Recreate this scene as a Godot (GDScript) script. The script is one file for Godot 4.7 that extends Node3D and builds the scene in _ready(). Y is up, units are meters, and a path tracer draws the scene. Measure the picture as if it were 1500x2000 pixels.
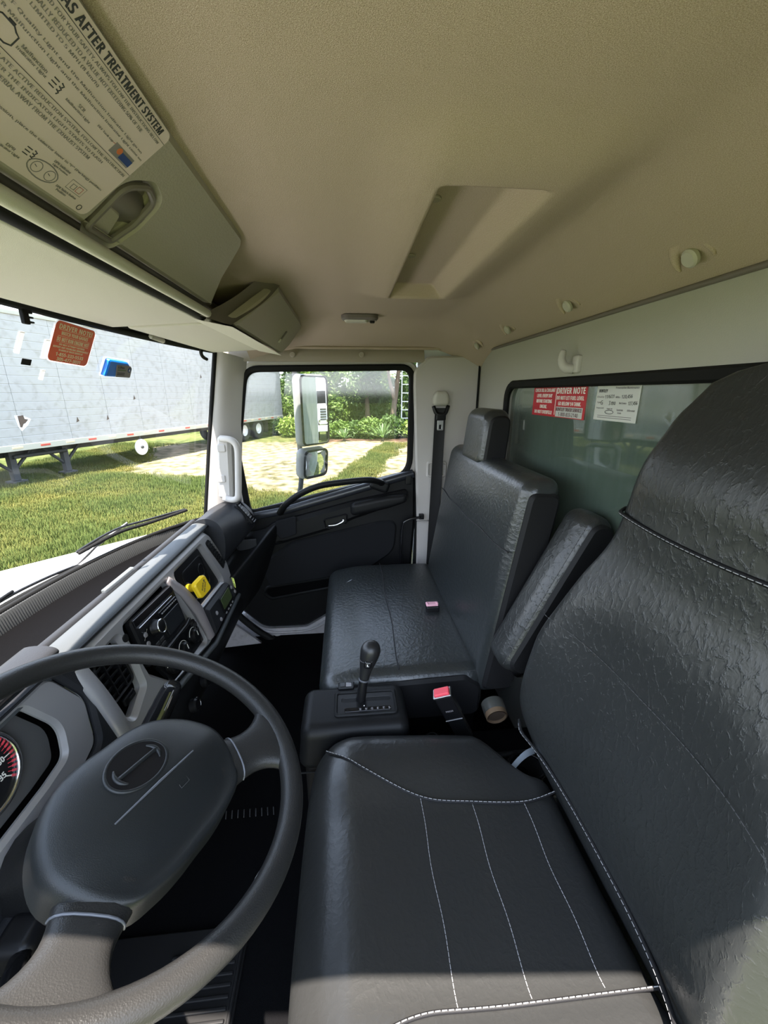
extends Node3D
# Cab of a medium truck seen from the driver's door. x runs to the rear of the truck, y up, -z to the passenger side; the camera stands at the origin.

const GROUND := -2.25
const ZP := -1.70    # inner face of the passenger side
const ZD := -0.09     # inner face of the driver's side
const XR := 0.555    # inner face of the rear wall
const YF := -1.12    # floor

var M := {}

func _ready() -> void:
	font_sans.font_names = PackedStringArray(["Droid Sans"])
	font_bold.font_names = PackedStringArray(["Droid Sans"])
	font_bold.font_weight = 700
	var cam := Camera3D.new()
	cam.name = "camera"
	cam.fov = 104.8
	cam.near = 0.01
	cam.far = 400.0
	cam.rotation = Vector3(deg_to_rad(-16.8), deg_to_rad(-5.25), 0)
	add_child(cam)
	cam.current = true

	var env := Environment.new()
	env.background_mode = Environment.BG_SKY
	var sky := Sky.new()
	var sm := ProceduralSkyMaterial.new()
	sm.sky_top_color = Color(0.72, 0.79, 0.89)
	sm.sky_horizon_color = Color(0.93, 0.95, 0.96)
	sm.ground_bottom_color = Color(0.45, 0.47, 0.36)
	sm.ground_horizon_color = Color(0.62, 0.66, 0.58)
	sm.sky_energy_multiplier = 1.6
	sm.ground_energy_multiplier = 0.9
	sm.sun_angle_max = 20.0
	sky.sky_material = sm
	env.sky = sky
	env.tonemap_mode = Environment.TONE_MAPPER_LINEAR
	env.tonemap_exposure = 2.4
	env.sdfgi_enabled = true
	env.ssao_enabled = true
	env.ssil_enabled = true
	var we := WorldEnvironment.new()
	we.name = "environment"
	we.environment = env
	add_child(we)

	var sun := DirectionalLight3D.new()
	sun.name = "sun"
	sun.light_color = Color(1.0, 0.955, 0.905)
	sun.light_energy = 5.2
	sun.light_angular_distance = 0.53
	sun.shadow_enabled = true
	add_child(sun)
	sun.look_at_from_position(Vector3.ZERO, -Vector3(-0.10, 1.0, 0.302))

	make_materials()
	build_shell()
	build_outside()
	build_door()
	build_overhead()
	build_dash()
	build_wheel()
	build_seats()
	build_console()
	build_small()

# ---------------------------------------------------------------- mesh helpers
class MB:
	var v := PackedVector3Array()
	var uv := PackedVector2Array()
	var ix := PackedInt32Array()
	func add(p: Vector3, t := Vector2.ZERO) -> int:
		v.append(p); uv.append(t)
		return v.size() - 1
	func tri(a: int, b: int, c: int) -> void:
		ix.append(a); ix.append(b); ix.append(c)
	func quad(a: int, b: int, c: int, d: int) -> void:
		tri(a, b, c); tri(a, c, d)
	func face(pts: Array) -> void:
		var s := v.size()
		for p in pts: add(p)
		for k in range(1, pts.size() - 1): tri(s, s + k, s + k + 1)
	func xf(t: Transform3D, from := 0) -> void:
		for k in range(from, v.size()): v[k] = t * v[k]
	func join(o: MB, t := Transform3D.IDENTITY) -> void:
		var s := v.size()
		for k in o.v.size():
			v.append(t * o.v[k]); uv.append(o.uv[k])
		for k in o.ix: ix.append(k + s)
	func bend(f: Callable, from := 0) -> void:
		for k in range(from, v.size()): v[k] = f.call(v[k])
	func weld() -> void:
		var seen := {}
		var re := PackedInt32Array(); re.resize(v.size())
		var nv := PackedVector3Array(); var nu := PackedVector2Array()
		for k in v.size():
			var key := Vector3i(roundi(v[k].x * 50000), roundi(v[k].y * 50000), roundi(v[k].z * 50000))
			if not seen.has(key):
				seen[key] = nv.size(); nv.append(v[k]); nu.append(uv[k])
			re[k] = seen[key]
		var ni := PackedInt32Array()
		for k in range(0, ix.size(), 3):
			var a := re[ix[k]]; var b := re[ix[k + 1]]; var c := re[ix[k + 2]]
			if a != b and b != c and a != c:
				ni.append(a); ni.append(b); ni.append(c)
		v = nv; uv = nu; ix = ni
	func commit() -> ArrayMesh:
		var vol := 0.0
		var mid := Vector3.ZERO
		for p in v: mid += p
		mid /= maxf(1.0, v.size())
		for k in range(0, ix.size(), 3):
			vol += (v[ix[k]] - mid).dot((v[ix[k + 1]] - mid).cross(v[ix[k + 2]] - mid))
		if vol > 0.0:   # front faces run clockwise
			for k in range(0, ix.size(), 3):
				var t := ix[k + 1]; ix[k + 1] = ix[k + 2]; ix[k + 2] = t
		var n := PackedVector3Array(); n.resize(v.size())
		for k in range(0, ix.size(), 3):
			var a := v[ix[k]]
			var f := (v[ix[k + 2]] - a).cross(v[ix[k + 1]] - a)
			n[ix[k]] += f; n[ix[k + 1]] += f; n[ix[k + 2]] += f
		for k in n.size(): n[k] = n[k].normalized() if n[k].length_squared() > 1e-30 else Vector3.UP
		var arr := []; arr.resize(Mesh.ARRAY_MAX)
		arr[Mesh.ARRAY_VERTEX] = v; arr[Mesh.ARRAY_NORMAL] = n; arr[Mesh.ARRAY_TEX_UV] = uv; arr[Mesh.ARRAY_INDEX] = ix
		var m := ArrayMesh.new()
		m.add_surface_from_arrays(Mesh.PRIMITIVE_TRIANGLES, arr)
		return m

# a surface f(u, v) for u, v in 0..1
func grid(f: Callable, nu: int, nv: int) -> MB:
	var b := MB.new()
	for i in nu + 1:
		for j in nv + 1:
			b.add(f.call(float(i) / nu, float(j) / nv), Vector2(float(i) / nu, float(j) / nv))
	for i in nu:
		for j in nv:
			var a := i * (nv + 1) + j
			b.quad(a, a + 1, a + nv + 2, a + nv + 1)
	return b

# rounded box round the origin; n = extra cuts of each axis, for bending
func rbox(s: Vector3, r: float, n := Vector3i(1, 1, 1), arc := 3) -> MB:
	var h := s / 2.0
	r = minf(r, minf(h.x, minf(h.y, h.z)) * 0.999)
	var ax := []
	for a in 3:
		var l := []
		for k in arc: l.append(-h[a] + r * (1.0 - cos(PI / 2 * k / arc)) * 0.0 + r * k / arc)
		for k in n[a] + 1: l.append(-h[a] + r + (2.0 * (h[a] - r)) * k / n[a])
		for k in arc: l.append(h[a] - r + r * (k + 1) / arc)
		ax.append(l)
	var b := MB.new()
	for a in 3:
		var p := (a + 1) % 3; var q := (a + 2) % 3
		for side in [-1.0, 1.0]:
			var s0 := b.v.size()
			var L: Array = ax[p]; var K: Array = ax[q]
			for i in L.size():
				for j in K.size():
					var c := Vector3.ZERO
					c[a] = h[a] * side; c[p] = L[i]; c[q] = K[j]
					var inner := c.clamp(-(h - Vector3.ONE * r), h - Vector3.ONE * r)
					var d := c - inner
					b.add(inner + d.normalized() * r, Vector2(float(i) / (L.size() - 1), float(j) / (K.size() - 1)))
			for i in L.size() - 1:
				for j in K.size() - 1:
					var o := s0 + i * K.size() + j
					if side > 0: b.quad(o, o + 1, o + K.size() + 1, o + K.size())
					else: b.quad(o, o + K.size(), o + K.size() + 1, o + 1)
	b.weld()
	return b

func slab(s: Vector3, at := Vector3.ZERO, r := 0.003) -> MB:
	var b := rbox(s, r, Vector3i(1, 1, 1), 2)
	b.xf(Transform3D(Basis(), at))
	return b

func tube(path: Array, rad, seg := 10, closed := false, flat := 1.0, up := Vector3.UP) -> MB:
	var b := MB.new()
	var n := path.size()
	var side := Vector3.ZERO
	for k in n:
		var p: Vector3 = path[k]
		var t: Vector3
		if closed: t = path[(k + 1) % n] - path[(k - 1 + n) % n]
		else: t = path[mini(k + 1, n - 1)] - path[maxi(k - 1, 0)]
		t = t.normalized()
		var ref := up if absf(t.dot(up)) < 0.98 else Vector3(1, 0.1, 0).normalized()
		if k == 0: side = t.cross(ref).normalized()
		else: side = (side - t * side.dot(t)).normalized()
		var nn := side.cross(t).normalized()
		var r: float = rad[k] if rad is Array else rad
		for j in seg:
			var a := TAU * j / seg
			b.add(p + side * cos(a) * r + nn * sin(a) * r * flat, Vector2(float(k) / n, float(j) / seg))
	var last := n if closed else n - 1
	for k in last:
		for j in seg:
			var a := k * seg + j; var c := k * seg + (j + 1) % seg
			var d := ((k + 1) % n) * seg + j; var e := ((k + 1) % n) * seg + (j + 1) % seg
			b.quad(a, c, e, d)
	if not closed:
		for e in [0, n - 1]:
			var m := b.add(path[e])
			for j in seg:
				var a: int = e * seg + j; var c: int = e * seg + (j + 1) % seg
				if e == 0: b.tri(m, c, a)
				else: b.tri(m, a, c)
	return b

# smooth path through points
func spline(pts: Array, steps := 6, closed := false) -> Array:
	var out := []
	var n := pts.size()
	var last := n if closed else n - 1
	for k in last:
		var a = pts[(k - 1 + n) % n] if closed or k > 0 else pts[0]
		var b = pts[k]; var c = pts[(k + 1) % n]
		var d = pts[(k + 2) % n] if closed or k + 2 < n else pts[n - 1]
		for s in steps:
			var t := float(s) / steps
			out.append(0.5 * ((2.0 * b) + (c - a) * t + (2.0 * a - 5.0 * b + 4.0 * c - d) * t * t + (3.0 * b - a - 3.0 * c + d) * t * t * t))
	if not closed: out.append(pts[n - 1])
	return out

func lathe(prof: Array, seg := 24) -> MB:   # Vector2(radius, y), from bottom to top
	var b := MB.new()
	for k in prof.size():
		for j in seg:
			var a := TAU * j / seg
			b.add(Vector3(prof[k].x * cos(a), prof[k].y, prof[k].x * sin(a)))
	for k in prof.size() - 1:
		for j in seg:
			var a := k * seg + j; var c := k * seg + (j + 1) % seg
			b.quad(a, c, c + seg, a + seg)
	b.weld()
	return b

func rrect(w: float, h: float, r: float, seg := 5, at := Vector2.ZERO) -> PackedVector2Array:
	var o := PackedVector2Array()
	for q in 4:
		var c := Vector2((w / 2 - r) * [1, -1, -1, 1][q], (h / 2 - r) * [1, 1, -1, -1][q])
		for k in seg + 1:
			var a := PI / 2 * (q + float(k) / seg)
			o.append(at + c + Vector2(cos(a), sin(a)) * r)
	return o

# polygon with rounded corners, corners given with radii: [Vector2, r]
func rpoly(c: Array, seg := 5) -> PackedVector2Array:
	var o := PackedVector2Array()
	var n := c.size()
	for k in n:
		var p: Vector2 = c[k][0]
		var r: float = c[k][1]
		var a: Vector2 = (c[(k - 1 + n) % n][0] - p); var b: Vector2 = (c[(k + 1) % n][0] - p)
		if r <= 0.0:
			o.append(p); continue
		var half := absf(a.angle_to(b)) / 2.0
		var d := minf(r / tan(half), minf(a.length(), b.length()) * 0.49)
		var s := p + a.normalized() * d; var e := p + b.normalized() * d
		for i in seg + 1:
			var t := float(i) / seg
			o.append(s.lerp(p, t).lerp(p.lerp(e, t), t))
	return o

func dense(poly: PackedVector2Array, step: float) -> PackedVector2Array:
	var o := PackedVector2Array()
	for k in poly.size():
		var a := poly[k]; var b := poly[(k + 1) % poly.size()]
		if a.distance_to(b) < 1e-6: continue
		var m := maxi(1, ceili(a.distance_to(b) / step))
		for i in m: o.append(a.lerp(b, float(i) / m))
	return o

func inset(poly: PackedVector2Array, d: float) -> PackedVector2Array:   # d > 0 shrinks, whatever way the outline runs
	var o := PackedVector2Array()
	var n := poly.size()
	var sg := -1.0 if Geometry2D.is_polygon_clockwise(poly) else 1.0
	for k in n:
		var e0 := (poly[k] - poly[(k - 1 + n) % n]).normalized(); var e1 := (poly[(k + 1) % n] - poly[k]).normalized()
		var nn := Vector2(-(e0.y + e1.y), e0.x + e1.x)
		nn = nn.normalized() if nn.length() > 1e-6 else Vector2(-e0.y, e0.x)
		var c := maxf(0.45, nn.dot(Vector2(-e0.y, e0.x)))
		o.append(poly[k] + nn * sg * d / c)
	return o

# flat plate with holes: face at z = depth, sides down to z = 0, bevelled edges
func plate(outer: PackedVector2Array, holes := [], depth := 0.01, bevel := 0.002, step := 0.02, back := false) -> MB:
	var b := MB.new()
	var loops := [dense(outer, step)]
	for h in holes: loops.append(dense(h, step))
	var ins := []
	for k in loops.size(): ins.append(inset(loops[k], bevel if k == 0 else -bevel))
	var pts := PackedVector2Array()
	for l in ins: pts.append_array(l)
	var box := Rect2(pts[0], Vector2.ZERO)
	for p in pts: box = box.expand(p)
	for zz in ([depth, 0.0] if back else [depth]):
		var s0 := b.v.size()
		for p in pts: b.add(Vector3(p.x, p.y, zz), (p - box.position) / box.size)
		var simple: PackedInt32Array = Geometry2D.triangulate_polygon(ins[0]) if holes.is_empty() else PackedInt32Array()
		if simple.is_empty():
			var d := Geometry2D.triangulate_delaunay(pts)
			for k in range(0, d.size(), 3):
				var c := (pts[d[k]] + pts[d[k + 1]] + pts[d[k + 2]]) / 3.0
				if not Geometry2D.is_point_in_polygon(c, ins[0]): continue
				var ok := true
				for q in range(1, ins.size()):
					if Geometry2D.is_point_in_polygon(c, ins[q]): ok = false
				if ok: simple.append(d[k]); simple.append(d[k + 1]); simple.append(d[k + 2])
		for k in range(0, simple.size(), 3):
			var p := pts[simple[k]]; var q := pts[simple[k + 1]]; var r := pts[simple[k + 2]]
			var ccw := (q - p).cross(r - p) > 0.0
			if ccw == (zz > 0.0): b.tri(s0 + simple[k], s0 + simple[k + 1], s0 + simple[k + 2])
			else: b.tri(s0 + simple[k], s0 + simple[k + 2], s0 + simple[k + 1])
	for k in loops.size():
		var n: int = loops[k].size()
		var flip := Geometry2D.is_polygon_clockwise(loops[k]) != (k > 0)
		var rows := [[ins[k], depth], [loops[k], depth - bevel], [loops[k], 0.0]]
		for row in 2:
			var s := b.v.size()
			for e in 2:
				for p in rows[row + e][0]: b.add(Vector3(p.x, p.y, rows[row + e][1]))
			for i in n:
				var a := s + i; var c := s + (i + 1) % n
				if flip: b.quad(a, c, c + n, a + n)
				else: b.quad(a, a + n, c + n, c)
	return b

func disc(r: float, depth: float, bevel := 0.001, seg := 20) -> MB:
	var o := PackedVector2Array()
	for k in seg: o.append(Vector2.from_angle(TAU * k / seg) * r)
	return plate(o, [], depth, bevel, 1.0)

func basis_of(right: Vector3, up: Vector3) -> Basis:
	var x := right.normalized()
	var z := x.cross(up).normalized()
	return Basis(x, z.cross(x), z)

# ---------------------------------------------------------------- nodes
var taken := {}
func numbered(n: String) -> String:
	taken[n] = taken.get(n, -1) + 1
	return n if taken[n] == 0 else "%s_%03d" % [n, taken[n]]

func tag(o: Node, label: String, category: String, group := "") -> Node:
	o.set_meta("label", label)
	o.set_meta("category", category)
	if group: o.set_meta("group", group)
	return o

func thing(called: String, at: Vector3, label: String, category: String, group := "") -> Node3D:
	var o := Node3D.new()
	o.name = numbered(called)
	o.position = at
	add_child(o)
	tag(o, label, category, group)
	return o

# commit a shape given in world places as one mesh under parent (parents are never turned, only moved)
func part(called: String, b: MB, m: Material, parent: Node3D = null, t := Transform3D.IDENTITY) -> MeshInstance3D:
	return part_mesh(called, b.commit(), m, parent, t)

func part_mesh(called: String, mesh: Mesh, m: Material, parent: Node3D = null, t := Transform3D.IDENTITY) -> MeshInstance3D:
	var o := MeshInstance3D.new()
	o.mesh = mesh
	o.material_override = m
	o.cast_shadow = GeometryInstance3D.SHADOW_CASTING_SETTING_ON
	if parent == null:
		o.name = numbered(called)
		o.transform = t
		add_child(o)
	else:
		o.name = called
		parent.add_child(o, true)
		o.transform = parent.global_transform.affine_inverse() * t
	return o

func struct(called: String, b: MB, m: Material, label := "", t := Transform3D.IDENTITY) -> MeshInstance3D:
	var o := part(called, b, m, null, t)
	o.set_meta("kind", "structure")
	if label: o.set_meta("label", label)
	return o

var font_sans := SystemFont.new()
var font_bold := SystemFont.new()
# lettering that fills a given box (width w, cap height h) round its centre, lying on the plane of t
func words(text: String, w: float, h: float, m: Material, parent: Node3D, t: Transform3D, bold := true, called := "lettering") -> MeshInstance3D:
	var tm := TextMesh.new()
	tm.text = text
	tm.font = font_bold if bold else font_sans
	tm.font_size = 32
	tm.pixel_size = 0.01
	tm.depth = 0.01
	tm.curve_step = 2.0
	var a := tm.get_aabb()
	var sx := w / maxf(a.size.x, 1e-6); var sy := h / maxf(a.size.y, 1e-6)
	var c := a.get_center()
	var o := part_mesh(called, tm, m, parent, t * Transform3D(Basis.from_scale(Vector3(sx, sy, 0.03)), Vector3(-c.x * sx, -c.y * sy, 0.0003)))
	return o

# ---------------------------------------------------------------- materials
func lin(r: float, g: float, b: float, a := 1.0) -> Color:
	var c := Color(r, g, b).linear_to_srgb()
	c.a = a
	return c

func mat(called: String, c: Color, rough := 0.6, metal := 0.0, spec := 0.5) -> StandardMaterial3D:
	var m := StandardMaterial3D.new()
	m.resource_name = called
	m.albedo_color = c
	m.roughness = rough
	m.metallic = metal
	m.metallic_specular = spec
	return m

func noise_tex(freq: float, oct := 3, size := 512, type := FastNoiseLite.TYPE_SIMPLEX_SMOOTH, sd := 1, frac := FastNoiseLite.FRACTAL_FBM, warp := 0.0, ramp: Gradient = null) -> NoiseTexture2D:
	var n := FastNoiseLite.new()
	n.noise_type = type
	n.seed = sd
	n.frequency = freq
	n.fractal_type = frac
	n.fractal_octaves = oct
	if warp > 0.0:
		n.domain_warp_enabled = true
		n.domain_warp_amplitude = warp
		n.domain_warp_frequency = freq * 0.7
	var t := NoiseTexture2D.new()
	t.width = size; t.height = size
	t.seamless = true
	t.noise = n
	if ramp: t.color_ramp = ramp
	return t

func ramp2(cols: Array, at: Array) -> Gradient:
	var g := Gradient.new()
	g.offsets = PackedFloat32Array(at)
	g.colors = PackedColorArray(cols)
	return g

func relief(m: StandardMaterial3D, t: Texture2D, cm: float, scale: Vector3, world := false) -> StandardMaterial3D:
	m.heightmap_enabled = true
	m.heightmap_texture = t
	m.heightmap_scale = cm
	m.uv1_triplanar = true
	m.uv1_world_triplanar = world
	m.uv1_scale = scale
	return m
func make_materials() -> void:
	var fine := noise_tex(0.35, 2, 512, FastNoiseLite.TYPE_SIMPLEX, 3)
	var grain := noise_tex(0.09, 2, 512, FastNoiseLite.TYPE_CELLULAR, 5)
	var crease := noise_tex(0.012, 4, 1024, FastNoiseLite.TYPE_SIMPLEX_SMOOTH, 11, FastNoiseLite.FRACTAL_RIDGED, 40.0)
	var crack := noise_tex(0.020, 2, 1024, FastNoiseLite.TYPE_CELLULAR, 14, FastNoiseLite.FRACTAL_FBM, 45.0, ramp2([Color(1, 1, 1), Color(0.55, 0.55, 0.55), Color(0.22, 0.22, 0.22), Color(0, 0, 0)], [0.0, 0.05, 0.16, 0.5]))
	crack.noise.cellular_return_type = FastNoiseLite.RETURN_DISTANCE2_SUB
	crack.noise.cellular_jitter = 1.0
	var tex_grime := noise_tex(0.02, 5, 512, FastNoiseLite.TYPE_SIMPLEX_SMOOTH, 21, FastNoiseLite.FRACTAL_FBM, 30.0, ramp2([Color(0.90, 0.895, 0.88), Color(0.985, 0.985, 0.985), Color(1, 1, 1)], [0.1, 0.45, 1.0]))
	var cloth := noise_tex(0.25, 3, 512, FastNoiseLite.TYPE_SIMPLEX, 8, FastNoiseLite.FRACTAL_FBM, 0.0, ramp2([Color(0.78, 0.76, 0.72), Color(1, 1, 1)], [0.2, 0.8]))
	M.headliner = relief(mat("headliner cloth", lin(0.54, 0.445, 0.375), 1.0, 0.0, 0.15), fine, 0.06, Vector3(6, 6, 6))
	M.headliner.albedo_texture = cloth
	M.headliner_trim = relief(mat("headliner edge board", lin(0.33, 0.29, 0.245), 0.9, 0.0, 0.2), fine, 0.04, Vector3(6, 6, 6))
	M.overhead = relief(mat("grained overhead plastic", lin(0.35, 0.315, 0.27), 0.62, 0.0, 0.35), grain, 0.03, Vector3(7, 7, 7))
	M.overhead_light = relief(mat("pale visor cloth", lin(0.55, 0.53, 0.44), 0.85, 0.0, 0.2), fine, 0.03, Vector3(6, 6, 6))
	M.overhead_dark = mat("taupe plastic", lin(0.14, 0.12, 0.11), 0.5)
	M.trim = relief(mat("light grey pillar trim", lin(0.46, 0.435, 0.415), 0.6, 0.0, 0.35), grain, 0.012, Vector3(8, 8, 8))
	M.rearwall = relief(mat("grey rear wall panel", lin(0.36, 0.35, 0.31), 0.65, 0.0, 0.3), grain, 0.02, Vector3(8, 8, 8))
	M.sill = mat("painted sill", lin(0.42, 0.41, 0.43), 0.4)
	M.sill.albedo_texture = tex_grime
	M.sill.uv1_triplanar = true
	M.sill.uv1_scale = Vector3(3, 3, 3)
	M.rubber = mat("black rubber", lin(0.008, 0.008, 0.008), 0.65, 0.0, 0.28)
	M.black = relief(mat("black grained plastic", lin(0.0075, 0.0078, 0.0085), 0.45, 0.0, 0.30), grain, 0.015, Vector3(9, 9, 9))
	M.black_smooth = mat("black plastic", lin(0.007, 0.007, 0.008), 0.33, 0.0, 0.36)
	M.black_insert = mat("charcoal door cloth", lin(0.013, 0.0135, 0.015), 0.9, 0.0, 0.22)
	M.gloss = mat("piano black", lin(0.008, 0.008, 0.009), 0.08)
	M.dash = relief(mat("grey dash plastic", lin(0.060, 0.066, 0.070), 0.5, 0.0, 0.4), grain, 0.012, Vector3(8, 8, 8))
	M.dash_dark = relief(mat("dark dash pad", lin(0.019, 0.020, 0.023), 0.5, 0.0, 0.34), grain, 0.02, Vector3(8, 8, 8))
	M.silver = mat("brushed silver plastic", lin(0.36, 0.355, 0.36), 0.42, 0.35)
	M.chrome = mat("chrome", lin(0.75, 0.75, 0.76), 0.15, 1.0)
	M.steel = mat("steel", lin(0.42, 0.42, 0.43), 0.35, 1.0)
	M.vinyl = relief(mat("black vinyl", lin(0.022, 0.0235, 0.0235), 0.32, 0.0, 0.52), crack, 0.09, Vector3(3.4, 2.0, 3.0))
	M.vinyl_flat = relief(mat("smooth black vinyl", lin(0.019, 0.0195, 0.0195), 0.32, 0.0, 0.52), crease, 0.05, Vector3(3, 3, 3))
	M.vinyl_side = relief(mat("black seat side vinyl", lin(0.010, 0.010, 0.011), 0.55, 0.0, 0.32), fine, 0.03, Vector3(5, 5, 5))
	M.thread = mat("grey thread", lin(0.32, 0.32, 0.33), 0.8)
	M.thread_dark = mat("charcoal thread", lin(0.06, 0.06, 0.063), 0.8)
	M.wheel = relief(mat("black grained wheel plastic", lin(0.017, 0.0168, 0.0165), 0.38, 0.0, 0.40), noise_tex(0.12, 2, 512, FastNoiseLite.TYPE_CELLULAR, 9), 0.035, Vector3(10, 10, 10))
	M.hub = relief(mat("black hub vinyl", lin(0.012, 0.0135, 0.0145), 0.40, 0.0, 0.42), noise_tex(0.2, 2, 512, FastNoiseLite.TYPE_CELLULAR, 10), 0.02, Vector3(10, 10, 10))
	M.carpet = relief(mat("black floor rubber", lin(0.0035, 0.0035, 0.004), 0.9, 0.0, 0.12), fine, 0.1, Vector3(5, 5, 5))
	M.belt = mat("black webbing", lin(0.012, 0.012, 0.013), 0.8)
	M.red = mat("red button", lin(0.78, 0.07, 0.10), 0.45)
	M.pink = mat("faded pink button", lin(0.80, 0.42, 0.50), 0.5)
	M.yellow = mat("yellow knob", lin(0.80, 0.55, 0.015), 0.4)
	M.white = mat("white plastic", lin(0.75, 0.75, 0.74), 0.5)
	M.cream = mat("off white plastic", lin(0.42, 0.40, 0.35), 0.5)
	M.paper = mat("white label", lin(0.68, 0.565, 0.555), 0.55)
	M.paper_white = mat("white paper", lin(0.72, 0.72, 0.70), 0.7)
	M.sticker_red = mat("red sticker", lin(0.62, 0.035, 0.05), 0.45)
	M.sticker_orange = mat("orange red sticker", lin(0.86, 0.125, 0.055), 0.5)
	M.ink = mat("black ink", lin(0.04, 0.04, 0.05), 0.7)
	M.ink_grey = mat("grey ink", lin(0.22, 0.20, 0.21), 0.7)
	M.ink_white = mat("white ink", lin(0.85, 0.83, 0.78), 0.6)
	M.ink_cream = mat("cream ink", lin(0.88, 0.76, 0.52), 0.6)
	M.ink_red = mat("red ink", lin(0.55, 0.15, 0.15), 0.7)
	M.ink_blue = mat("blue ink", lin(0.015, 0.05, 0.22), 0.6)
	M.ink_orange = mat("orange ink", lin(0.62, 0.16, 0.05), 0.6)
	M.blue = mat("blue plastic", lin(0.0, 0.16, 0.75), 0.35)
	M.lcd = mat("green grey display", lin(0.060, 0.085, 0.035), 0.2)
	M.brown = mat("brown cardboard", lin(0.20, 0.13, 0.075), 0.7)
	M.glass = mat("clear glass", lin(0.05, 0.06, 0.055, 0.18), 0.02)
	M.glass.transparency = BaseMaterial3D.TRANSPARENCY_ALPHA
	M.glass_rear = mat("tinted dusty glass", lin(0.10, 0.14, 0.115, 0.55), 0.02)
	M.glass_rear.transparency = BaseMaterial3D.TRANSPARENCY_ALPHA
	M.mirror = mat("mirror", lin(0.85, 0.86, 0.87), 0.01, 1.0)
	M.paint = mat("white paint", lin(0.72, 0.73, 0.73), 0.3)
	M.trailer = mat("white trailer sheet", lin(0.37, 0.375, 0.365), 0.45)
	M.trailer.albedo_texture = tex_grime
	M.trailer.uv1_triplanar = true
	M.trailer.uv1_scale = Vector3(0.35, 0.35, 0.35)
	M.tire = mat("tire rubber", lin(0.02, 0.02, 0.021), 0.8)
	M.frame = mat("dark chassis", lin(0.035, 0.038, 0.042), 0.7)
	M.trailer_rail = mat("trailer rail", lin(0.40, 0.40, 0.34), 0.5)
	M.reflect_red = mat("red reflector", lin(0.45, 0.06, 0.04), 0.4)
	M.reflect_white = mat("dull reflector", lin(0.55, 0.48, 0.33), 0.4)
	M.scar = mat("bare torn patch", lin(0.09, 0.065, 0.05), 0.9)
	M.foil = mat("torn foil", lin(0.72, 0.74, 0.75), 0.4)
	M.mirror_shell = mat("grey mirror shell", lin(0.30, 0.31, 0.31), 0.5)
	M.cargo = mat("grey green cargo wall", lin(0.24, 0.275, 0.235), 0.6)
	M.cargo.albedo_texture = noise_tex(0.02, 4, 512, FastNoiseLite.TYPE_SIMPLEX_SMOOTH, 41, FastNoiseLite.FRACTAL_FBM, 0.0, ramp2([Color(0.90, 0.92, 0.89), Color(1, 1, 1)], [0.3, 0.7]))
	M.cargo.uv1_triplanar = true
	M.cargo.uv1_scale = Vector3(3.0, 0.25, 3.0)
	M.belt_strip = mat("smooth black belt strip", lin(0.020, 0.022, 0.028), 0.28)
	M.lens = mat("clouded lamp lens", lin(0.50, 0.48, 0.42), 0.35)
	M.cowl = mat("ribbed grey cowl", lin(0.055, 0.058, 0.060), 0.5)
	M.clear_clip = mat("cloudy clear plastic", lin(0.25, 0.27, 0.27, 0.30), 0.15)
	M.silver_bar = mat("satin silver bar", lin(0.33, 0.30, 0.31), 0.35, 0.3)
	M.cluster_floor = mat("smoked grey cluster floor", lin(0.10, 0.10, 0.10), 0.4)
	M.button = mat("grey button", lin(0.25, 0.24, 0.25), 0.4)
	M.button_dark = mat("dark button", lin(0.03, 0.03, 0.032), 0.4)
	M.screen = mat("dark screen", lin(0.020, 0.022, 0.026), 0.15)
	M.gloss_dial = mat("black dial", lin(0.010, 0.010, 0.011), 0.3)
	M.joint = mat("worn joint edge", lin(0.10, 0.105, 0.12), 0.3)
	M.strap = mat("pale grey strap", lin(0.32, 0.36, 0.40), 0.6)
	M.vinyl_bench = relief(mat("worn black vinyl", lin(0.022, 0.025, 0.0258), 0.31, 0.0, 0.60), crease, 0.09, Vector3(3.0, 3.0, 3.0))
	M.scratch = mat("pale scratch", lin(0.25, 0.27, 0.28), 0.6)
	M.pedestal = mat("dark grey pedestal", lin(0.012, 0.011, 0.011), 0.6, 0.0, 0.3)
	M.knob = relief(mat("black grained knob", lin(0.014, 0.014, 0.015), 0.38, 0.0, 0.5), grain, 0.01, Vector3(12, 12, 12))
	M.wrap = mat("grey tape wrap", lin(0.09, 0.09, 0.08), 0.3)
	M.brown_dark = mat("dark cardboard core", lin(0.09, 0.06, 0.04), 0.8)
	M.mat = mat("black ribbed mat", lin(0.007, 0.007, 0.0075), 0.6, 0.0, 0.3)
	M.tape = mat("white tape", lin(0.70, 0.70, 0.67), 0.6)
	M.ink_green = mat("green ink", lin(0.05, 0.12, 0.03), 0.6)
	M.ink_red_dark = mat("dark red ink", lin(0.10, 0.02, 0.03), 0.6)
	M.clear_clip.transparency = BaseMaterial3D.TRANSPARENCY_ALPHA
	for translucent in [M.tape, M.sticker_red, M.paper_white]:
		translucent.backlight_enabled = true
	M.sticker_red.backlight = lin(0.6, 0.04, 0.05)
	M.tape.backlight = lin(0.25, 0.25, 0.24)
	M.paper_white.backlight = lin(0.5, 0.5, 0.48)
# ---------------------------------------------------------------- the cab itself
func sstep(a: float, b: float, x: float) -> float:
	return smoothstep(a, b, x)

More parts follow.
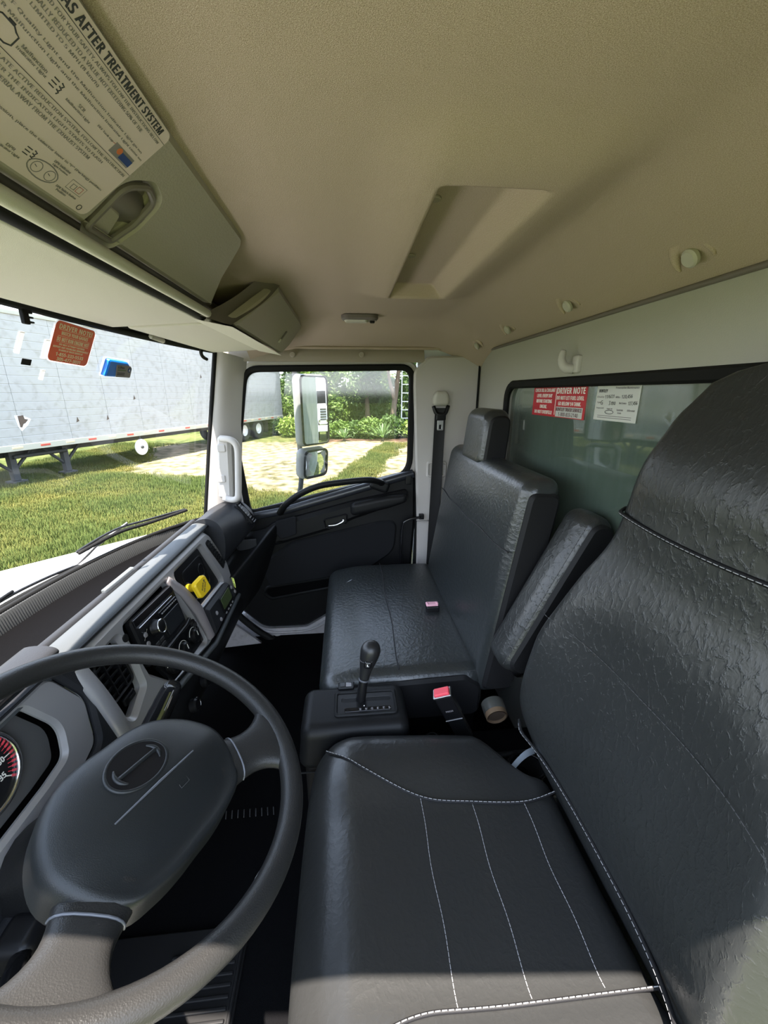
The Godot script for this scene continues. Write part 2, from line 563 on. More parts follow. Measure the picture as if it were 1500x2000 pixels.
func ceil_y(x: float, z: float) -> float:
	var y := 0.25
	var d := z - ZP
	if d < 0.24: y -= 0.076 * pow(1.0 - d / 0.24, 2.2)
	var e := ZD - z
	if e < 0.24: y -= 0.076 * pow(1.0 - maxf(e, 0.0) / 0.24, 2.2)
	var r := XR - x
	if r < 0.22: y -= 0.088 * pow(1.0 - maxf(r, 0.0) / 0.22, 1.5)
	if x < -0.10: y -= 0.055 * pow(minf(1.0, (-0.10 - x) / 0.26), 2.0)
	# soft swelling round the recess, then the recess itself
	var swell := sstep(0.36, 0.262, x) * sstep(0.02, 0.12, x) * sstep(-0.42, -0.53, z) * sstep(-1.22, -1.12, z)
	y -= 0.016 * swell
	var slant := 0.0
	var deep := sstep(0.117 + slant, 0.129 + slant, x) * sstep(0.262, 0.222, x) * sstep(-0.548, -0.562, z) * sstep(-1.132, -1.122, z)
	y += 0.034 * deep
	return y

func axis_cuts(a: float, b: float, coarse: float, dense_spans: Array, fine_step: float) -> Array:
	var o := []
	var x := a
	while x < b - 1e-6:
		o.append(x)
		var st := coarse
		for s in dense_spans:
			if x >= s[0] - 1e-9 and x < s[1]: st = fine_step
			elif x < s[0] and x + st > s[0]: st = s[0] - x
		x += maxf(st, 1e-4)
	o.append(b)
	return o

func build_shell() -> void:
	# ceiling: one moulded headliner, with its recess
	var xs := axis_cuts(-0.37, XR + 0.004, 0.02, [[0.10, 0.28]], 0.004)
	var zs := axis_cuts(ZP, ZD, 0.022, [[-1.145, -1.11], [-0.575, -0.535]], 0.004)
	var b := MB.new()
	for x in xs:
		for z in zs: b.add(Vector3(x, ceil_y(x, z), z), Vector2(x, z))
	var w := zs.size()
	for i in xs.size() - 1:
		for j in w - 1: b.quad(i * w + j, i * w + j + 1, (i + 1) * w + j + 1, (i + 1) * w + j)
	var ceiling := struct("ceiling", b, M.headliner, "tan cloth headliner with a recessed panel")
	for c in [Vector3(0.126, 0, -0.66), Vector3(0.130, 0, -0.905)]:
		var t := Transform3D(basis_of(Vector3(1, 0, 0), Vector3(0, 0, 1)), Vector3(c.x + 0.008, ceil_y(c.x + 0.012, c.z) - 0.001, c.z))
		t.basis = Basis(Vector3(1, 0, 0), Vector3(0, 0, 1), Vector3(0, -1, 0))
		part("clip", disc(0.009, 0.003), M.headliner_trim, ceiling, t)
	for z in [-0.27, -0.607, -0.938, -1.285, -1.578]:
		var p := Vector3(0.505, ceil_y(0.505, z), z)
		var nrm := Vector3(-0.82, -0.57, 0).normalized()
		var bs := Basis(Vector3(0, 0, 1), nrm.cross(Vector3(0, 0, 1)), nrm)
		var pocket := MB.new()   # half-round moulded pocket that holds the clip
		var ring := []
		var fat := []
		for k in 21:
			var a := lerpf(-0.35, PI + 0.5, k / 20.0)
			ring.append(Vector3(cos(a) * 0.027, sin(a) * 0.029, -0.003 + 0.010 * k / 20.0))
			fat.append(0.002 + 0.010 * sin(PI * k / 20.0))
		pocket = tube(ring, fat, 8)
		part("clip_pocket", pocket, M.headliner, ceiling, Transform3D(bs, p))
		part("trim_clip", disc(0.0135, 0.008, 0.003), M.cream, ceiling, Transform3D(bs, p + nrm * 0.004))
	struct("roof", slab(Vector3(1.12, 0.02, ZD - ZP + 0.06), Vector3(0.09, 0.335, (ZP + ZD) / 2 - 0.02)), M.paint, "white painted roof skin of the cab")

	# rear wall with its window
	var zc := -0.80
	var hole := rrect(1.10, 0.52, 0.045, 6, Vector2(-0.83 - zc, -0.238))
	var rw := plate(rrect(1.80, 1.36, 0.005, 1, Vector2(-0.06, -0.49)), [hole], 0.03, 0.006, 0.04, true)
	var tr := Transform3D(Basis(Vector3(0, 0, 1), Vector3(0, 1, 0), Vector3(-1, 0, 0)), Vector3(XR + 0.03, 0, zc))
	var wall_rear := struct("wall_rear", rw, M.rearwall, "grey moulded rear wall panel", tr)
	part("edge_bead", tube([Vector3(XR - 0.002, 0.158, ZP), Vector3(XR - 0.002, 0.163, ZD)], 0.005, 8), M.overhead_dark, wall_rear)
	var gasket := plate(rrect(1.135, 0.555, 0.06, 6, Vector2(0, 0)), [rrect(1.085, 0.505, 0.04, 6)], 0.014, 0.005, 0.03)
	var win := Node3D.new()
	win.name = "window_1"
	win.set_meta("kind", "structure")
	add_child(win)
	win.position = Vector3(XR + 0.012, -0.238, -0.83)
	var wb := Basis(Vector3(0, 0, 1), Vector3(0, 1, 0), Vector3(-1, 0, 0))
	part("window_gasket", gasket, M.rubber, win, Transform3D(wb, Vector3(XR + 0.008, -0.238, -0.83)))
	part("window_pane", plate(rrect(1.10, 0.52, 0.045, 6), [], 0.004, 0.001, 0.2, true), M.glass_rear, win, Transform3D(wb, Vector3(XR + 0.022, -0.238, -0.83)))

	# side rail above the door, corner posts, sill and kick panel on the passenger side
	var rail := MB.new()
	rail = grid(func(u, v): return Vector3(lerpf(-0.47, 0.32, u), lerpf(0.176, 0.118, v), ZP + 0.012 - 0.02 * (1.0 - v) + 0.006 * sin(v * PI)), 12, 6)
	var trim_rail := struct("trim_1", rail, M.headliner_trim, "taupe rail above the passenger window")
	for p in [Vector2(-0.205, 0.145), Vector2(0.066, 0.147)]:
		part("trim_clip", disc(0.0115, 0.008, 0.003), M.headliner_trim, trim_rail, Transform3D(Basis(), Vector3(p.x, p.y, ZP + 0.012)))
	part("rail_bead", tube([Vector3(-0.30, 0.172, ZP + 0.004), Vector3(0.53, 0.172, ZP + 0.004)], 0.006, 8), M.headliner, trim_rail)

	var bp := plate(rpoly([[Vector2(0.278, 0.02), 0.0], [Vector2(0.278, 0.085), 0.04], [Vector2(0.335, 0.142), 0.03], [Vector2(0.556, 0.150), 0.004], [Vector2(0.556, -0.56), 0.0], [Vector2(0.345, -0.56), 0.0], [Vector2(0.305, -0.56), 0.0]]), [], 0.03, 0.008, 0.03, true)
	var trim_b := struct("trim_2", bp, M.trim, "light grey pillar trim behind the passenger door", Transform3D(Basis(), Vector3(0, 0, ZP - 0.012)))
	part("lower_cover", plate(rpoly([[Vector2(0.306, -0.562), 0.004], [Vector2(0.556, -0.562), 0.004], [Vector2(0.556, -1.12), 0.004], [Vector2(0.312, -1.12), 0.004]]), [], 0.028, 0.006, 0.04), M.trim, trim_b, Transform3D(Basis(), Vector3(0, 0, ZP - 0.012)))
	part("corner_seam", tube([Vector3(0.549, 0.152, ZP + 0.02), Vector3(0.547, -0.2, ZP + 0.02), Vector3(0.545, -0.8, ZP + 0.02)], 0.004, 8), M.rubber, trim_b)

	# passenger windscreen pillar: wide rounded trim from the rail down to the dash
	var ap := grid(func(u, v):
		var top := Vector3(-0.472, 0.150, -1.612).lerp(Vector3(-0.385, 0.128, ZP - 0.004), u)
		var mid := Vector3(-0.536, -0.16, -1.622).lerp(Vector3(-0.440, -0.16, ZP - 0.004), u)
		var low := Vector3(-0.592, -0.50, -1.625).lerp(Vector3(-0.468, -0.50, ZP - 0.004), u)
		var q := top.lerp(mid, v).lerp(mid.lerp(low, v), v)
		q.z += 0.030 * sin(u * PI) * (1.0 - 0.4 * u)
		return q, 14, 24)
	var trim_a := struct("trim_3", ap, M.trim, "light grey windscreen pillar trim on the passenger side")
	part("pillar_gasket", tube([Vector3(-0.477, 0.150, -1.614), Vector3(-0.510, -0.02, -1.619), Vector3(-0.545, -0.2, -1.626), Vector3(-0.598, -0.5, -1.63)], 0.009, 8), M.rubber, trim_a)

	var sill := plate(rpoly([[Vector2(-0.60, -1.16), 0.0], [Vector2(0.40, -1.16), 0.0], [Vector2(0.40, -0.98), 0.0], [Vector2(-0.02, -0.98), 0.05], [Vector2(-0.14, -1.04), 0.1], [Vector2(-0.22, -1.088), 0.05], [Vector2(-0.42, -1.088), 0.08], [Vector2(-0.52, -1.0), 0.05], [Vector2(-0.60, -0.97), 0.0]]), [], 0.05, 0.01, 0.03)
	var sill_node := struct("trim_4", sill, M.sill, "scuffed light grey door sill on the passenger side", Transform3D(Basis(), Vector3(0, 0, ZP - 0.04)))
	part("sill_boss", disc(0.02, 0.012, 0.006), M.sill, sill_node, Transform3D(Basis(), Vector3(-0.36, -1.135, ZP + 0.005)))
	part("sill_bead", tube(spline([Vector3(-0.50, -0.99, ZP + 0.012), Vector3(-0.47, -1.06, ZP + 0.014), Vector3(-0.38, -1.098, ZP + 0.014), Vector3(-0.22, -1.098, ZP + 0.014), Vector3(-0.12, -1.055, ZP + 0.014), Vector3(0.0, -0.985, ZP + 0.014)]), 0.005, 6), M.sill, sill_node)
	var kick := plate(rpoly([[Vector2(-0.64, -1.12), 0.0], [Vector2(-0.43, -1.12), 0.0], [Vector2(-0.555, -0.985), 0.02], [Vector2(-0.585, -0.95), 0.0]]), [], 0.02, 0.004, 0.04)
	var trim_kick := struct("trim_5", kick, M.sill, "light grey kick panel ahead of the passenger door", Transform3D(Basis.from_euler(Vector3(0, 0.12, 0)), Vector3(0.16, 0, ZP + 0.02)))
	trim_kick.position = Vector3(0.0, 0, ZP + 0.0)
	part("weatherstrip", tube(spline([Vector3(-0.555, -0.93, ZP + 0.03), Vector3(-0.515, -1.0, ZP + 0.03), Vector3(-0.44, -1.08, ZP + 0.03), Vector3(-0.36, -1.145, ZP + 0.03)]), 0.015, 8), M.rubber, trim_kick)

	# outer skin of the passenger side (below and behind the door) and the driver's side with its open doorway
	struct("wall_right", slab(Vector3(0.30, 1.34, 0.03), Vector3(0.45, -0.47, ZP - 0.05)), M.paint, "white outer skin behind the passenger door")
	struct("wall_right_rail", slab(Vector3(1.10, 0.20, 0.02), Vector3(0.06, 0.222, ZP - 0.04)), M.paint, "white outer roof rail over the passenger door")
	var left := Node3D.new()
	left.name = "wall_left"
	left.set_meta("kind", "structure")
	add_child(left)
	part("rear_post", slab(Vector3(0.20, 1.36, 0.06), Vector3(0.50, -0.49, ZD + 0.02), 0.01), M.trim, left)
	part("front_post", tube([Vector3(-0.50, 0.18, ZD - 0.02), Vector3(-0.60, -0.5, ZD - 0.01), Vector3(-0.62, -1.12, ZD - 0.01)], 0.035, 10), M.trim, left)
	part("door_header", slab(Vector3(1.08, 0.10, 0.05), Vector3.ZERO, 0.004), M.headliner_trim, left, Transform3D(Basis(Vector3.UP, -0.08), Vector3(0.06, 0.228, -0.057)))
	part("sill_step", slab(Vector3(1.1, 0.10, 0.10), Vector3(0.0, -1.17, ZD + 0.03), 0.012), M.sill, left)

	# floor, firewall
	var fl := struct("floor", slab(Vector3(1.55, 0.04, 1.70), Vector3(-0.20, YF - 0.02, -0.89)), M.carpet, "black rubber floor covering")
	part("floor_mat_seam", tube([Vector3(-0.46, YF + 0.004, -1.0), Vector3(-0.10, YF + 0.004, -0.98)], 0.006, 6), M.carpet, fl)
	struct("wall_front", slab(Vector3(0.04, 0.52, 1.70), Vector3(-0.93, -0.88, -0.89)), M.carpet, "dark firewall below the dash")
	struct("wall_rear_skin", slab(Vector3(0.02, 0.66, 1.76), Vector3(XR + 0.06, -0.83, -0.87)), M.paint, "white outer skin under the rear window")

	# windscreen
	var wsf := func(u: float, v: float) -> Vector3:
		var z := lerpf(-0.08, -1.645, u)
		var q := (z + 0.82) / 0.83
		var bow := 1.0 - q * q * 0.75 - 0.25 * pow(absf(q), 6.0)
		var topx := lerpf(-0.480, -0.566, bow); var botx := lerpf(-0.610, -0.848, bow)
		return Vector3(lerpf(topx, botx, v) - 0.012 * sin(v * PI), lerpf(0.165, -0.515, v), z)
	var ws := Node3D.new()
	ws.name = "window_2"
	ws.set_meta("kind", "structure")
	add_child(ws)
	part("windscreen_pane", grid(wsf, 30, 14), M.glass, ws)
	var top := []
	var bot := []
	for k in 25:
		top.append(wsf.call(k / 24.0, 0.02)); bot.append(wsf.call(k / 24.0, 0.985))
	part("windscreen_gasket", tube(top, 0.010, 8), M.rubber, ws)
	part("windscreen_gasket", tube(bot, 0.008, 8), M.rubber, ws)
	# printed black band of the header
	part("header_band", grid(func(u, v): return wsf.call(lerpf(0.0, 0.995, u), lerpf(-0.02, 0.035, v)) + Vector3(0.006, 0, 0), 24, 2), M.rubber, ws)
# ---------------------------------------------------------------- outside
func sand_at(x: float, z: float, n: float) -> float:   # 1 = bare sandy soil, 0 = grass
	var edge := -9.3 - 0.55 * maxf(0.0, -1.5 - x) + 0.25 * sin(x * 1.7)
	var s := smoothstep(edge + 0.6, edge - 0.5, z + n * 1.6)
	s *= smoothstep(-19.8, -19.0, z + n * 0.8)
	s *= smoothstep(-7.6, -6.2, x + (z + 10.0) * -0.12 + n * 1.2)
	var strip := absf((x - 0.2) - (-(z + 11.0)) * 0.26)   # tongue of grass across the sand
	s *= lerpf(0.12, 1.0, smoothstep(0.25, 0.75, strip + n * 0.5)) if z > -18.5 else 1.0
	return clampf(s, 0.0, 1.0)

func build_outside() -> void:
	var rng := RandomNumberGenerator.new()
	rng.seed = 77
	var fn := FastNoiseLite.new()
	fn.seed = 5; fn.frequency = 0.25; fn.fractal_octaves = 5
	var fine := FastNoiseLite.new()
	fine.seed = 6; fine.frequency = 2.2; fine.fractal_octaves = 4
	# ground: colour of soil and grass where they lie
	var n := 1024
	var img := Image.create(n, n, false, Image.FORMAT_RGB8)
	var x0 := -16.0; var z0 := -30.0; var span := 34.0
	for j in n:
		for i in n:
			var x := x0 + span * i / n; var z := z0 + span * j / n
			var a := fn.get_noise_2d(x, z); var f := fine.get_noise_2d(x, z)
			var s := sand_at(x, z, a * 0.9 + f * 0.35)
			s = clampf(s * (0.80 + f * 0.9 + a * 0.3), 0.0, 1.0)
			var g := Color(0.065, 0.085, 0.026) * (1.0 + 0.5 * a + 0.7 * f)
			g = g.lerp(Color(0.10, 0.095, 0.045), clampf(0.25 + a + f, 0, 0.6))
			var d := Color(0.185, 0.150, 0.105) * (1.0 + 0.25 * a + 0.55 * f)
			var mulch := smoothstep(-18.9, -19.7, z + a) * smoothstep(-3.0, -2.0, x)
			var c := g.lerp(d, s).lerp(Color(0.08, 0.05, 0.035) * (1.0 + f), mulch)
			c.a = 1.0
			img.set_pixel(i, j, c.linear_to_srgb())
	var gm := mat("grass and sandy soil", Color.WHITE, 1.0, 0.0, 0.1)
	gm.albedo_texture = ImageTexture.create_from_image(img)
	gm.texture_repeat = false
	var gb := grid(func(u, v): return Vector3(x0 + span * u, GROUND, z0 + span * v), 40, 40)
	part("yard_ground", gb, gm)
	get_node("yard_ground").set_meta("kind", "structure")
	var far := mat("far grass", lin(0.075, 0.095, 0.035), 1.0, 0.0, 0.1)
	far.albedo_texture = noise_tex(0.012, 2, 512, FastNoiseLite.TYPE_SIMPLEX_SMOOTH, 31, FastNoiseLite.FRACTAL_FBM, 0.0, ramp2([Color(0.6, 0.62, 0.5), Color(1, 1, 1)], [0.2, 0.8]))
	far.uv1_triplanar = true
	far.uv1_world_triplanar = true
	far.uv1_scale = Vector3(0.08, 0.08, 0.08)
	var fb := MB.new()   # a ring of plain grass round the mapped yard
	for q in [[-90, -90, x0, 90], [x0 + span, -90, 90, 90], [x0, -90, x0 + span, z0], [x0, z0 + span, x0 + span, 90]]:
		fb.face([Vector3(q[0], GROUND, q[1]), Vector3(q[2], GROUND, q[1]), Vector3(q[2], GROUND, q[3]), Vector3(q[0], GROUND, q[3])])
	part("far_field", fb, far)
	get_node("far_field").set_meta("kind", "structure")

	# grass blades
	var tuft := MB.new()
	for k in 9:
		var a := TAU * k / 9.0 + rng.randf()
		var r := rng.randf_range(0.0, 0.03)
		var p := Vector3(cos(a) * r, 0, sin(a) * r)
		var side := Vector3(-sin(a), 0, cos(a)) * rng.randf_range(0.003, 0.0055)
		var lean := Vector3(cos(a), 0, sin(a)) * rng.randf_range(0.01, 0.06)
		var h := rng.randf_range(0.045, 0.12)
		var i := tuft.add(p - side); tuft.add(p + side); tuft.add(p + side * 0.7 + lean * 0.4 + Vector3(0, h * 0.6, 0)); tuft.add(p - side * 0.7 + lean * 0.4 + Vector3(0, h * 0.6, 0)); tuft.add(p + lean + Vector3(0, h, 0))
		tuft.quad(i, i + 1, i + 2, i + 3); tuft.tri(i + 3, i + 2, i + 4)
	var blade := mat("grass blade", lin(0.075, 0.098, 0.028), 0.7, 0.0, 0.3)
	blade.vertex_color_use_as_albedo = true
	blade.cull_mode = BaseMaterial3D.CULL_DISABLED
	blade.backlight_enabled = true
	blade.backlight = lin(0.07, 0.10, 0.02)
	var mm := MultiMesh.new()
	mm.transform_format = MultiMesh.TRANSFORM_3D
	mm.use_colors = true
	mm.mesh = tuft.commit()
	var tr := []; var col := []
	while tr.size() < 52000:
		var z := -3.0 - 16.0 * pow(rng.randf(), 1.4)
		var x := rng.randf_range(-10.5, 3.5)
		if x < z * 1.25: continue
		if x > z * -0.35 + 1.0: continue
		var a := fn.get_noise_2d(x, z)
		if sand_at(x, z, a * 0.9) > rng.randf_range(0.25, 0.9): continue
		var sc := rng.randf_range(0.6, 1.25) * (1.0 + a)
		tr.append(Transform3D(Basis(Vector3.UP, rng.randf() * TAU).scaled(Vector3(1.2, sc, 1.2)), Vector3(x, GROUND - 0.005, z)))
		var dry := clampf(rng.randf() * 0.5 - a, 0, 0.8)
		col.append(Color(0.9, 1.0, 0.8).lerp(Color(1.9, 1.25, 1.0), dry))
	mm.instance_count = tr.size()
	for k in tr.size():
		mm.set_instance_transform(k, tr[k]); mm.set_instance_color(k, col[k])
	var mi := MultiMeshInstance3D.new()
	mi.name = "grass"
	mi.multimesh = mm
	mi.material_override = blade
	add_child(mi)
	tag(mi, "bright green grass growing in the yard", "grass")
	mi.set_meta("kind", "stuff")

	build_trailer()
	build_hood()
	build_mirrors()
	build_trees(rng)
	build_trucks()
	# front wall of the truck's own cargo body, close behind the cab
	var cargo := thing("cargo_body", Vector3(3.5, -1.2, -0.83), "pale cargo body standing close behind the rear window", "cargo body")
	for k in 5:
		part("panel", slab(Vector3(0.02, 2.6, 0.479), Vector3(0.70, 0.10, -1.79 + 0.48 * k), 0.001), M.cargo, cargo)
	part("body_box", slab(Vector3(5.6, 2.56, 2.38), Vector3(3.515, 0.10, -0.83), 0.02), M.cargo, cargo)
	for k in 13: part("side_board", slab(Vector3(5.55, 0.188, 0.02), Vector3(3.515, -1.06 + 0.193 * k, -2.03), 0.004), M.paint, cargo)

func build_trailer() -> void:
	var o := Vector3(-8.12, 0, -10.03)
	var d := Vector3(0.317, 0, -0.948).normalized()
	var nrm := Vector3(0.948, 0, 0.317).normalized()
	var bs := Basis(d, Vector3.UP, nrm)   # local x along the trailer, z towards the truck
	var T := Transform3D(bs, o)
	var t := thing("semi_trailer", o + d * 6.0 + Vector3(0, GROUND, 0), "long white box semi-trailer parked across the windscreen view", "trailer")
	var top := 1.82; var bot := -1.22
	# ribbed side sheets
	var sheet := MB.new()
	var pw := 1.235
	var prof := []
	var rows := 15
	for k in rows:
		var y0 := lerpf(bot, top, float(k) / rows); var y1 := lerpf(bot, top, float(k + 1) / rows)
		prof.append(Vector2(0.0, y0)); prof.append(Vector2(0.006, y0 + 0.012)); prof.append(Vector2(0.006, y1 - 0.012))
	prof.append(Vector2(0.0, top))
	for k in prof.size() - 1:
		sheet.face([Vector3(0.003, prof[k].y, prof[k].x), Vector3(pw - 0.003, prof[k].y, prof[k].x), Vector3(pw - 0.003, prof[k + 1].y, prof[k + 1].x), Vector3(0.003, prof[k + 1].y, prof[k + 1].x)])
	for e in [0.003, pw - 0.003]:
		sheet.face([Vector3(e, bot, -0.01), Vector3(e, bot, 0.004), Vector3(e, top, 0.004), Vector3(e, top, -0.01)])
	var sm := sheet.commit()
	for k in 13:
		part_mesh("side_panel", sm, M.trailer, t, T * Transform3D(Basis(), Vector3(-1.9 + pw * k, 0, 0)))
	part("box", slab(Vector3(16.05, top - bot, 2.55), Vector3(6.12, (top + bot) / 2, -1.285), 0.02), M.trailer, t, T)
	part("roof_rail", slab(Vector3(16.1, 0.10, 0.05), Vector3(6.12, top + 0.0, 0.005), 0.01), M.trailer_rail, t, T)
	part("bottom_rail", slab(Vector3(16.1, 0.15, 0.05), Vector3(6.12, bot - 0.06, 0.008), 0.01), M.trailer_rail, t, T)
	for k in 24:
		var red := k % 2 == 0
		part("reflector", slab(Vector3(0.24, 0.05, 0.012), Vector3(-1.6 + 0.66 * k, bot - 0.055, 0.036), 0.003), M.reflect_red if red else M.reflect_white, t, T)
	var scar := plate(PackedVector2Array([Vector2(-0.09, 0.13), Vector2(0.04, 0.14), Vector2(0.05, 0.05), Vector2(0.13, 0.03), Vector2(0.05, -0.05), Vector2(0.0, -0.07), Vector2(-0.05, -0.15), Vector2(-0.09, -0.14)]), [], 0.006, 0.001, 0.1)
	part("torn_patch", scar, M.scar, t, T * Transform3D(Basis(), Vector3(0.66, -0.66, 0.008)))
	part("torn_foil", plate(PackedVector2Array([Vector2(-0.16, 0.16), Vector2(0.0, 0.16), Vector2(0.2, 0.06), Vector2(0.1, -0.08), Vector2(-0.08, -0.22), Vector2(-0.13, -0.1)]), [], 0.004, 0.001, 0.1), M.foil, t, T * Transform3D(Basis(), Vector3(0.66, -0.68, 0.006)))
	for p in [Vector2(4.1, -0.15), Vector2(2.05, -0.72), Vector2(3.0, -0.72), Vector2(7.5, 0.62), Vector2(8.2, 0.1)]:
		part("scuff", plate(PackedVector2Array([Vector2(-0.04, -0.06), Vector2(0.05, -0.03), Vector2(0.01, 0.09)]), [], 0.004, 0.001, 0.1), M.scar, t, T * Transform3D(Basis(), Vector3(p.x, p.y, 0.008)))
	# underside
	for zz in [-0.75, -1.8]:
		part("chassis_beam", slab(Vector3(15.6, 0.22, 0.12), Vector3(6.1, bot - 0.24, zz), 0.01), M.frame, t, T)
	for lx in [0.55, 1.9]:
		var gear := part("landing_leg", slab(Vector3(0.15, 0.72, 0.15), Vector3(lx, -1.78, -0.55), 0.01), M.frame, t, T)
		part("leg_foot", slab(Vector3(0.36, 0.10, 0.30), Vector3(lx, GROUND + 0.06, -0.55), 0.02), M.frame, gear, T)
		part("brace", tube([Vector3(lx - 0.55, -1.42, -0.55), Vector3(lx, -1.95, -0.55)], 0.04, 6), M.frame, gear, T)
		part("brace", tube([Vector3(lx + 0.55, -1.42, -0.6), Vector3(lx, -1.95, -0.6)], 0.04, 6), M.frame, gear, T)
	part("cross_tube", tube([Vector3(0.55, -1.55, -0.45), Vector3(1.9, -1.55, -0.45)], 0.05, 8), M.frame, t, T)
	# round white plate hanging from the rail
	var plate_ := part("hanging_disc", disc(0.26, 0.03, 0.008, 28), M.paint, t, T * Transform3D(Basis(), Vector3(4.05, -1.72, 0.0)))
	part("disc_hub", disc(0.05, 0.05, 0.01), M.frame, plate_, T * Transform3D(Basis(), Vector3(4.05, -1.72, 0.03)))
	part("hanger", tube([Vector3(4.05, -1.3, 0.0), Vector3(4.05, -1.52, 0.01)], 0.02, 6), M.frame, plate_, T)
	# tandem wheels
	var tire := lathe([Vector2(0.26, -0.13), Vector2(0.42, -0.14), Vector2(0.49, -0.12), Vector2(0.51, -0.08), Vector2(0.51, 0.08), Vector2(0.49, 0.12), Vector2(0.42, 0.14), Vector2(0.26, 0.13)], 32).commit()
	var rim := lathe([Vector2(0.0, 0.03), Vector2(0.12, 0.03), Vector2(0.13, 0.08), Vector2(0.16, 0.08), Vector2(0.17, -0.02), Vector2(0.24, 0.02), Vector2(0.27, 0.125), Vector2(0.25, 0.13)], 32).commit()
	for wx in [10.35, 11.62]:
		var wt := T * Transform3D(Basis(Vector3(1, 0, 0), Vector3(0, 0, 1), Vector3(0, -1, 0)), Vector3(wx, GROUND + 0.51, -0.20))
		var wn := part_mesh("wheel", tire, M.tire, t, wt)
		part_mesh("wheel_rim", rim, M.paint, wn, wt)
		part_mesh("inner_tire", tire, M.tire, wn, T * Transform3D(Basis(Vector3(1, 0, 0), Vector3(0, 0, 1), Vector3(0, -1, 0)), Vector3(wx, GROUND + 0.51, -0.52)))
		part_mesh("far_tire", tire, M.tire, wn, T * Transform3D(Basis(Vector3(1, 0, 0), Vector3(0, 0, 1), Vector3(0, -1, 0)), Vector3(wx, GROUND + 0.51, -2.1)))
	part("mud_flap", slab(Vector3(0.02, 0.6, 0.6), Vector3(12.6, -1.72, -0.4), 0.005), M.tire, t, T)
	part("bumper", slab(Vector3(0.12, 0.12, 2.3), Vector3(14.0, -1.75, -1.28), 0.01), M.frame, t, T)

func build_hood() -> void:
	var h := thing("hood", Vector3(-1.6, -0.75, -0.82), "sunlit white hood ahead of the windscreen", "hood")
	var f := func(u: float, v: float) -> Vector3:
		var q := (v - 0.5) * 2.0
		var half := lerpf(0.84, 0.74, u)
		var bow := 1.0 - q * q * 0.75 - 0.25 * pow(absf(q), 6.0)
		var x := lerpf(lerpf(-0.655, -0.880, bow), -2.25, u)
		var y := -0.525 - 0.215 * (-0.875 - x) - 0.06 * pow(u, 3.0) - 0.02 * q * q - 0.45 * pow(absf(q), 22.0) - 0.25 * pow(u, 12.0)
		return Vector3(x, y, -0.82 - q * half)
	part("hood_skin", grid(f, 20, 44), M.paint, h)
	part("cowl_panel", grid(func(u, v):
		var z := lerpf(0.0, -1.62, u)
		var q := (z + 0.82) / 0.83
		var bow := 1.0 - q * q * 0.75
		var xb := lerpf(-0.62, -0.855, bow)
		return Vector3(lerpf(xb + 0.0, xb - 0.045, v), lerpf(-0.532, -0.545, v) - 0.01 * sin(v * PI), z), 24, 4), M.rubber, h)
	# wipers
	var g := func(y: float, z: float) -> Vector3:
		var q := (z + 0.82) / 0.83
		var bow := 1.0 - q * q * 0.75 - 0.25 * pow(absf(q), 6.0)
		var v := (0.165 - y) / 0.68
		return Vector3(lerpf(lerpf(-0.480, -0.566, bow), lerpf(-0.610, -0.848, bow), v) - 0.012 * sin(v * PI) - 0.018, y, z)
	for w in [[[-0.455, -1.60], [-0.458, -1.453], [-0.450, -1.325], [-0.462, -1.18]], [[-0.509, -1.19], [-0.506, -1.069], [-0.505, -0.917], [-0.508, -0.62]]]:
		var wt := thing("wiper", g.call(w[2][0], w[2][1]), "black wiper lying at the passenger corner of the windscreen" if w[0][1] < -1.5 else "black wiper lying low across the middle of the windscreen", "wiper", "windscreen wipers")
		var path := []
		for p in w: path.append(g.call(p[0], p[1]))
		path = spline(path, 5)
		part("blade", tube(path, 0.006, 6), M.rubber, wt)
		var spine := []
		for k in path.size(): spine.append(path[k] + Vector3(-0.006, 0.009 * sin(PI * k / (path.size() - 1)) + 0.003, 0))
		part("bridge", tube(spine, 0.004, 6), M.black_smooth, wt)
		var mid: Vector3 = path[path.size() / 2]
		var foot := Vector3(-0.875, -0.535, mid.z + (0.17 if w[0][1] < -1.5 else 0.4))
		part("arm", tube([mid + Vector3(-0.006, 0.02, 0), mid.lerp(foot, 0.55) + Vector3(-0.005, 0.018, 0), foot], [0.004, 0.006, 0.009], 8), M.steel if w[0][1] < -1.5 else M.black_smooth, wt)

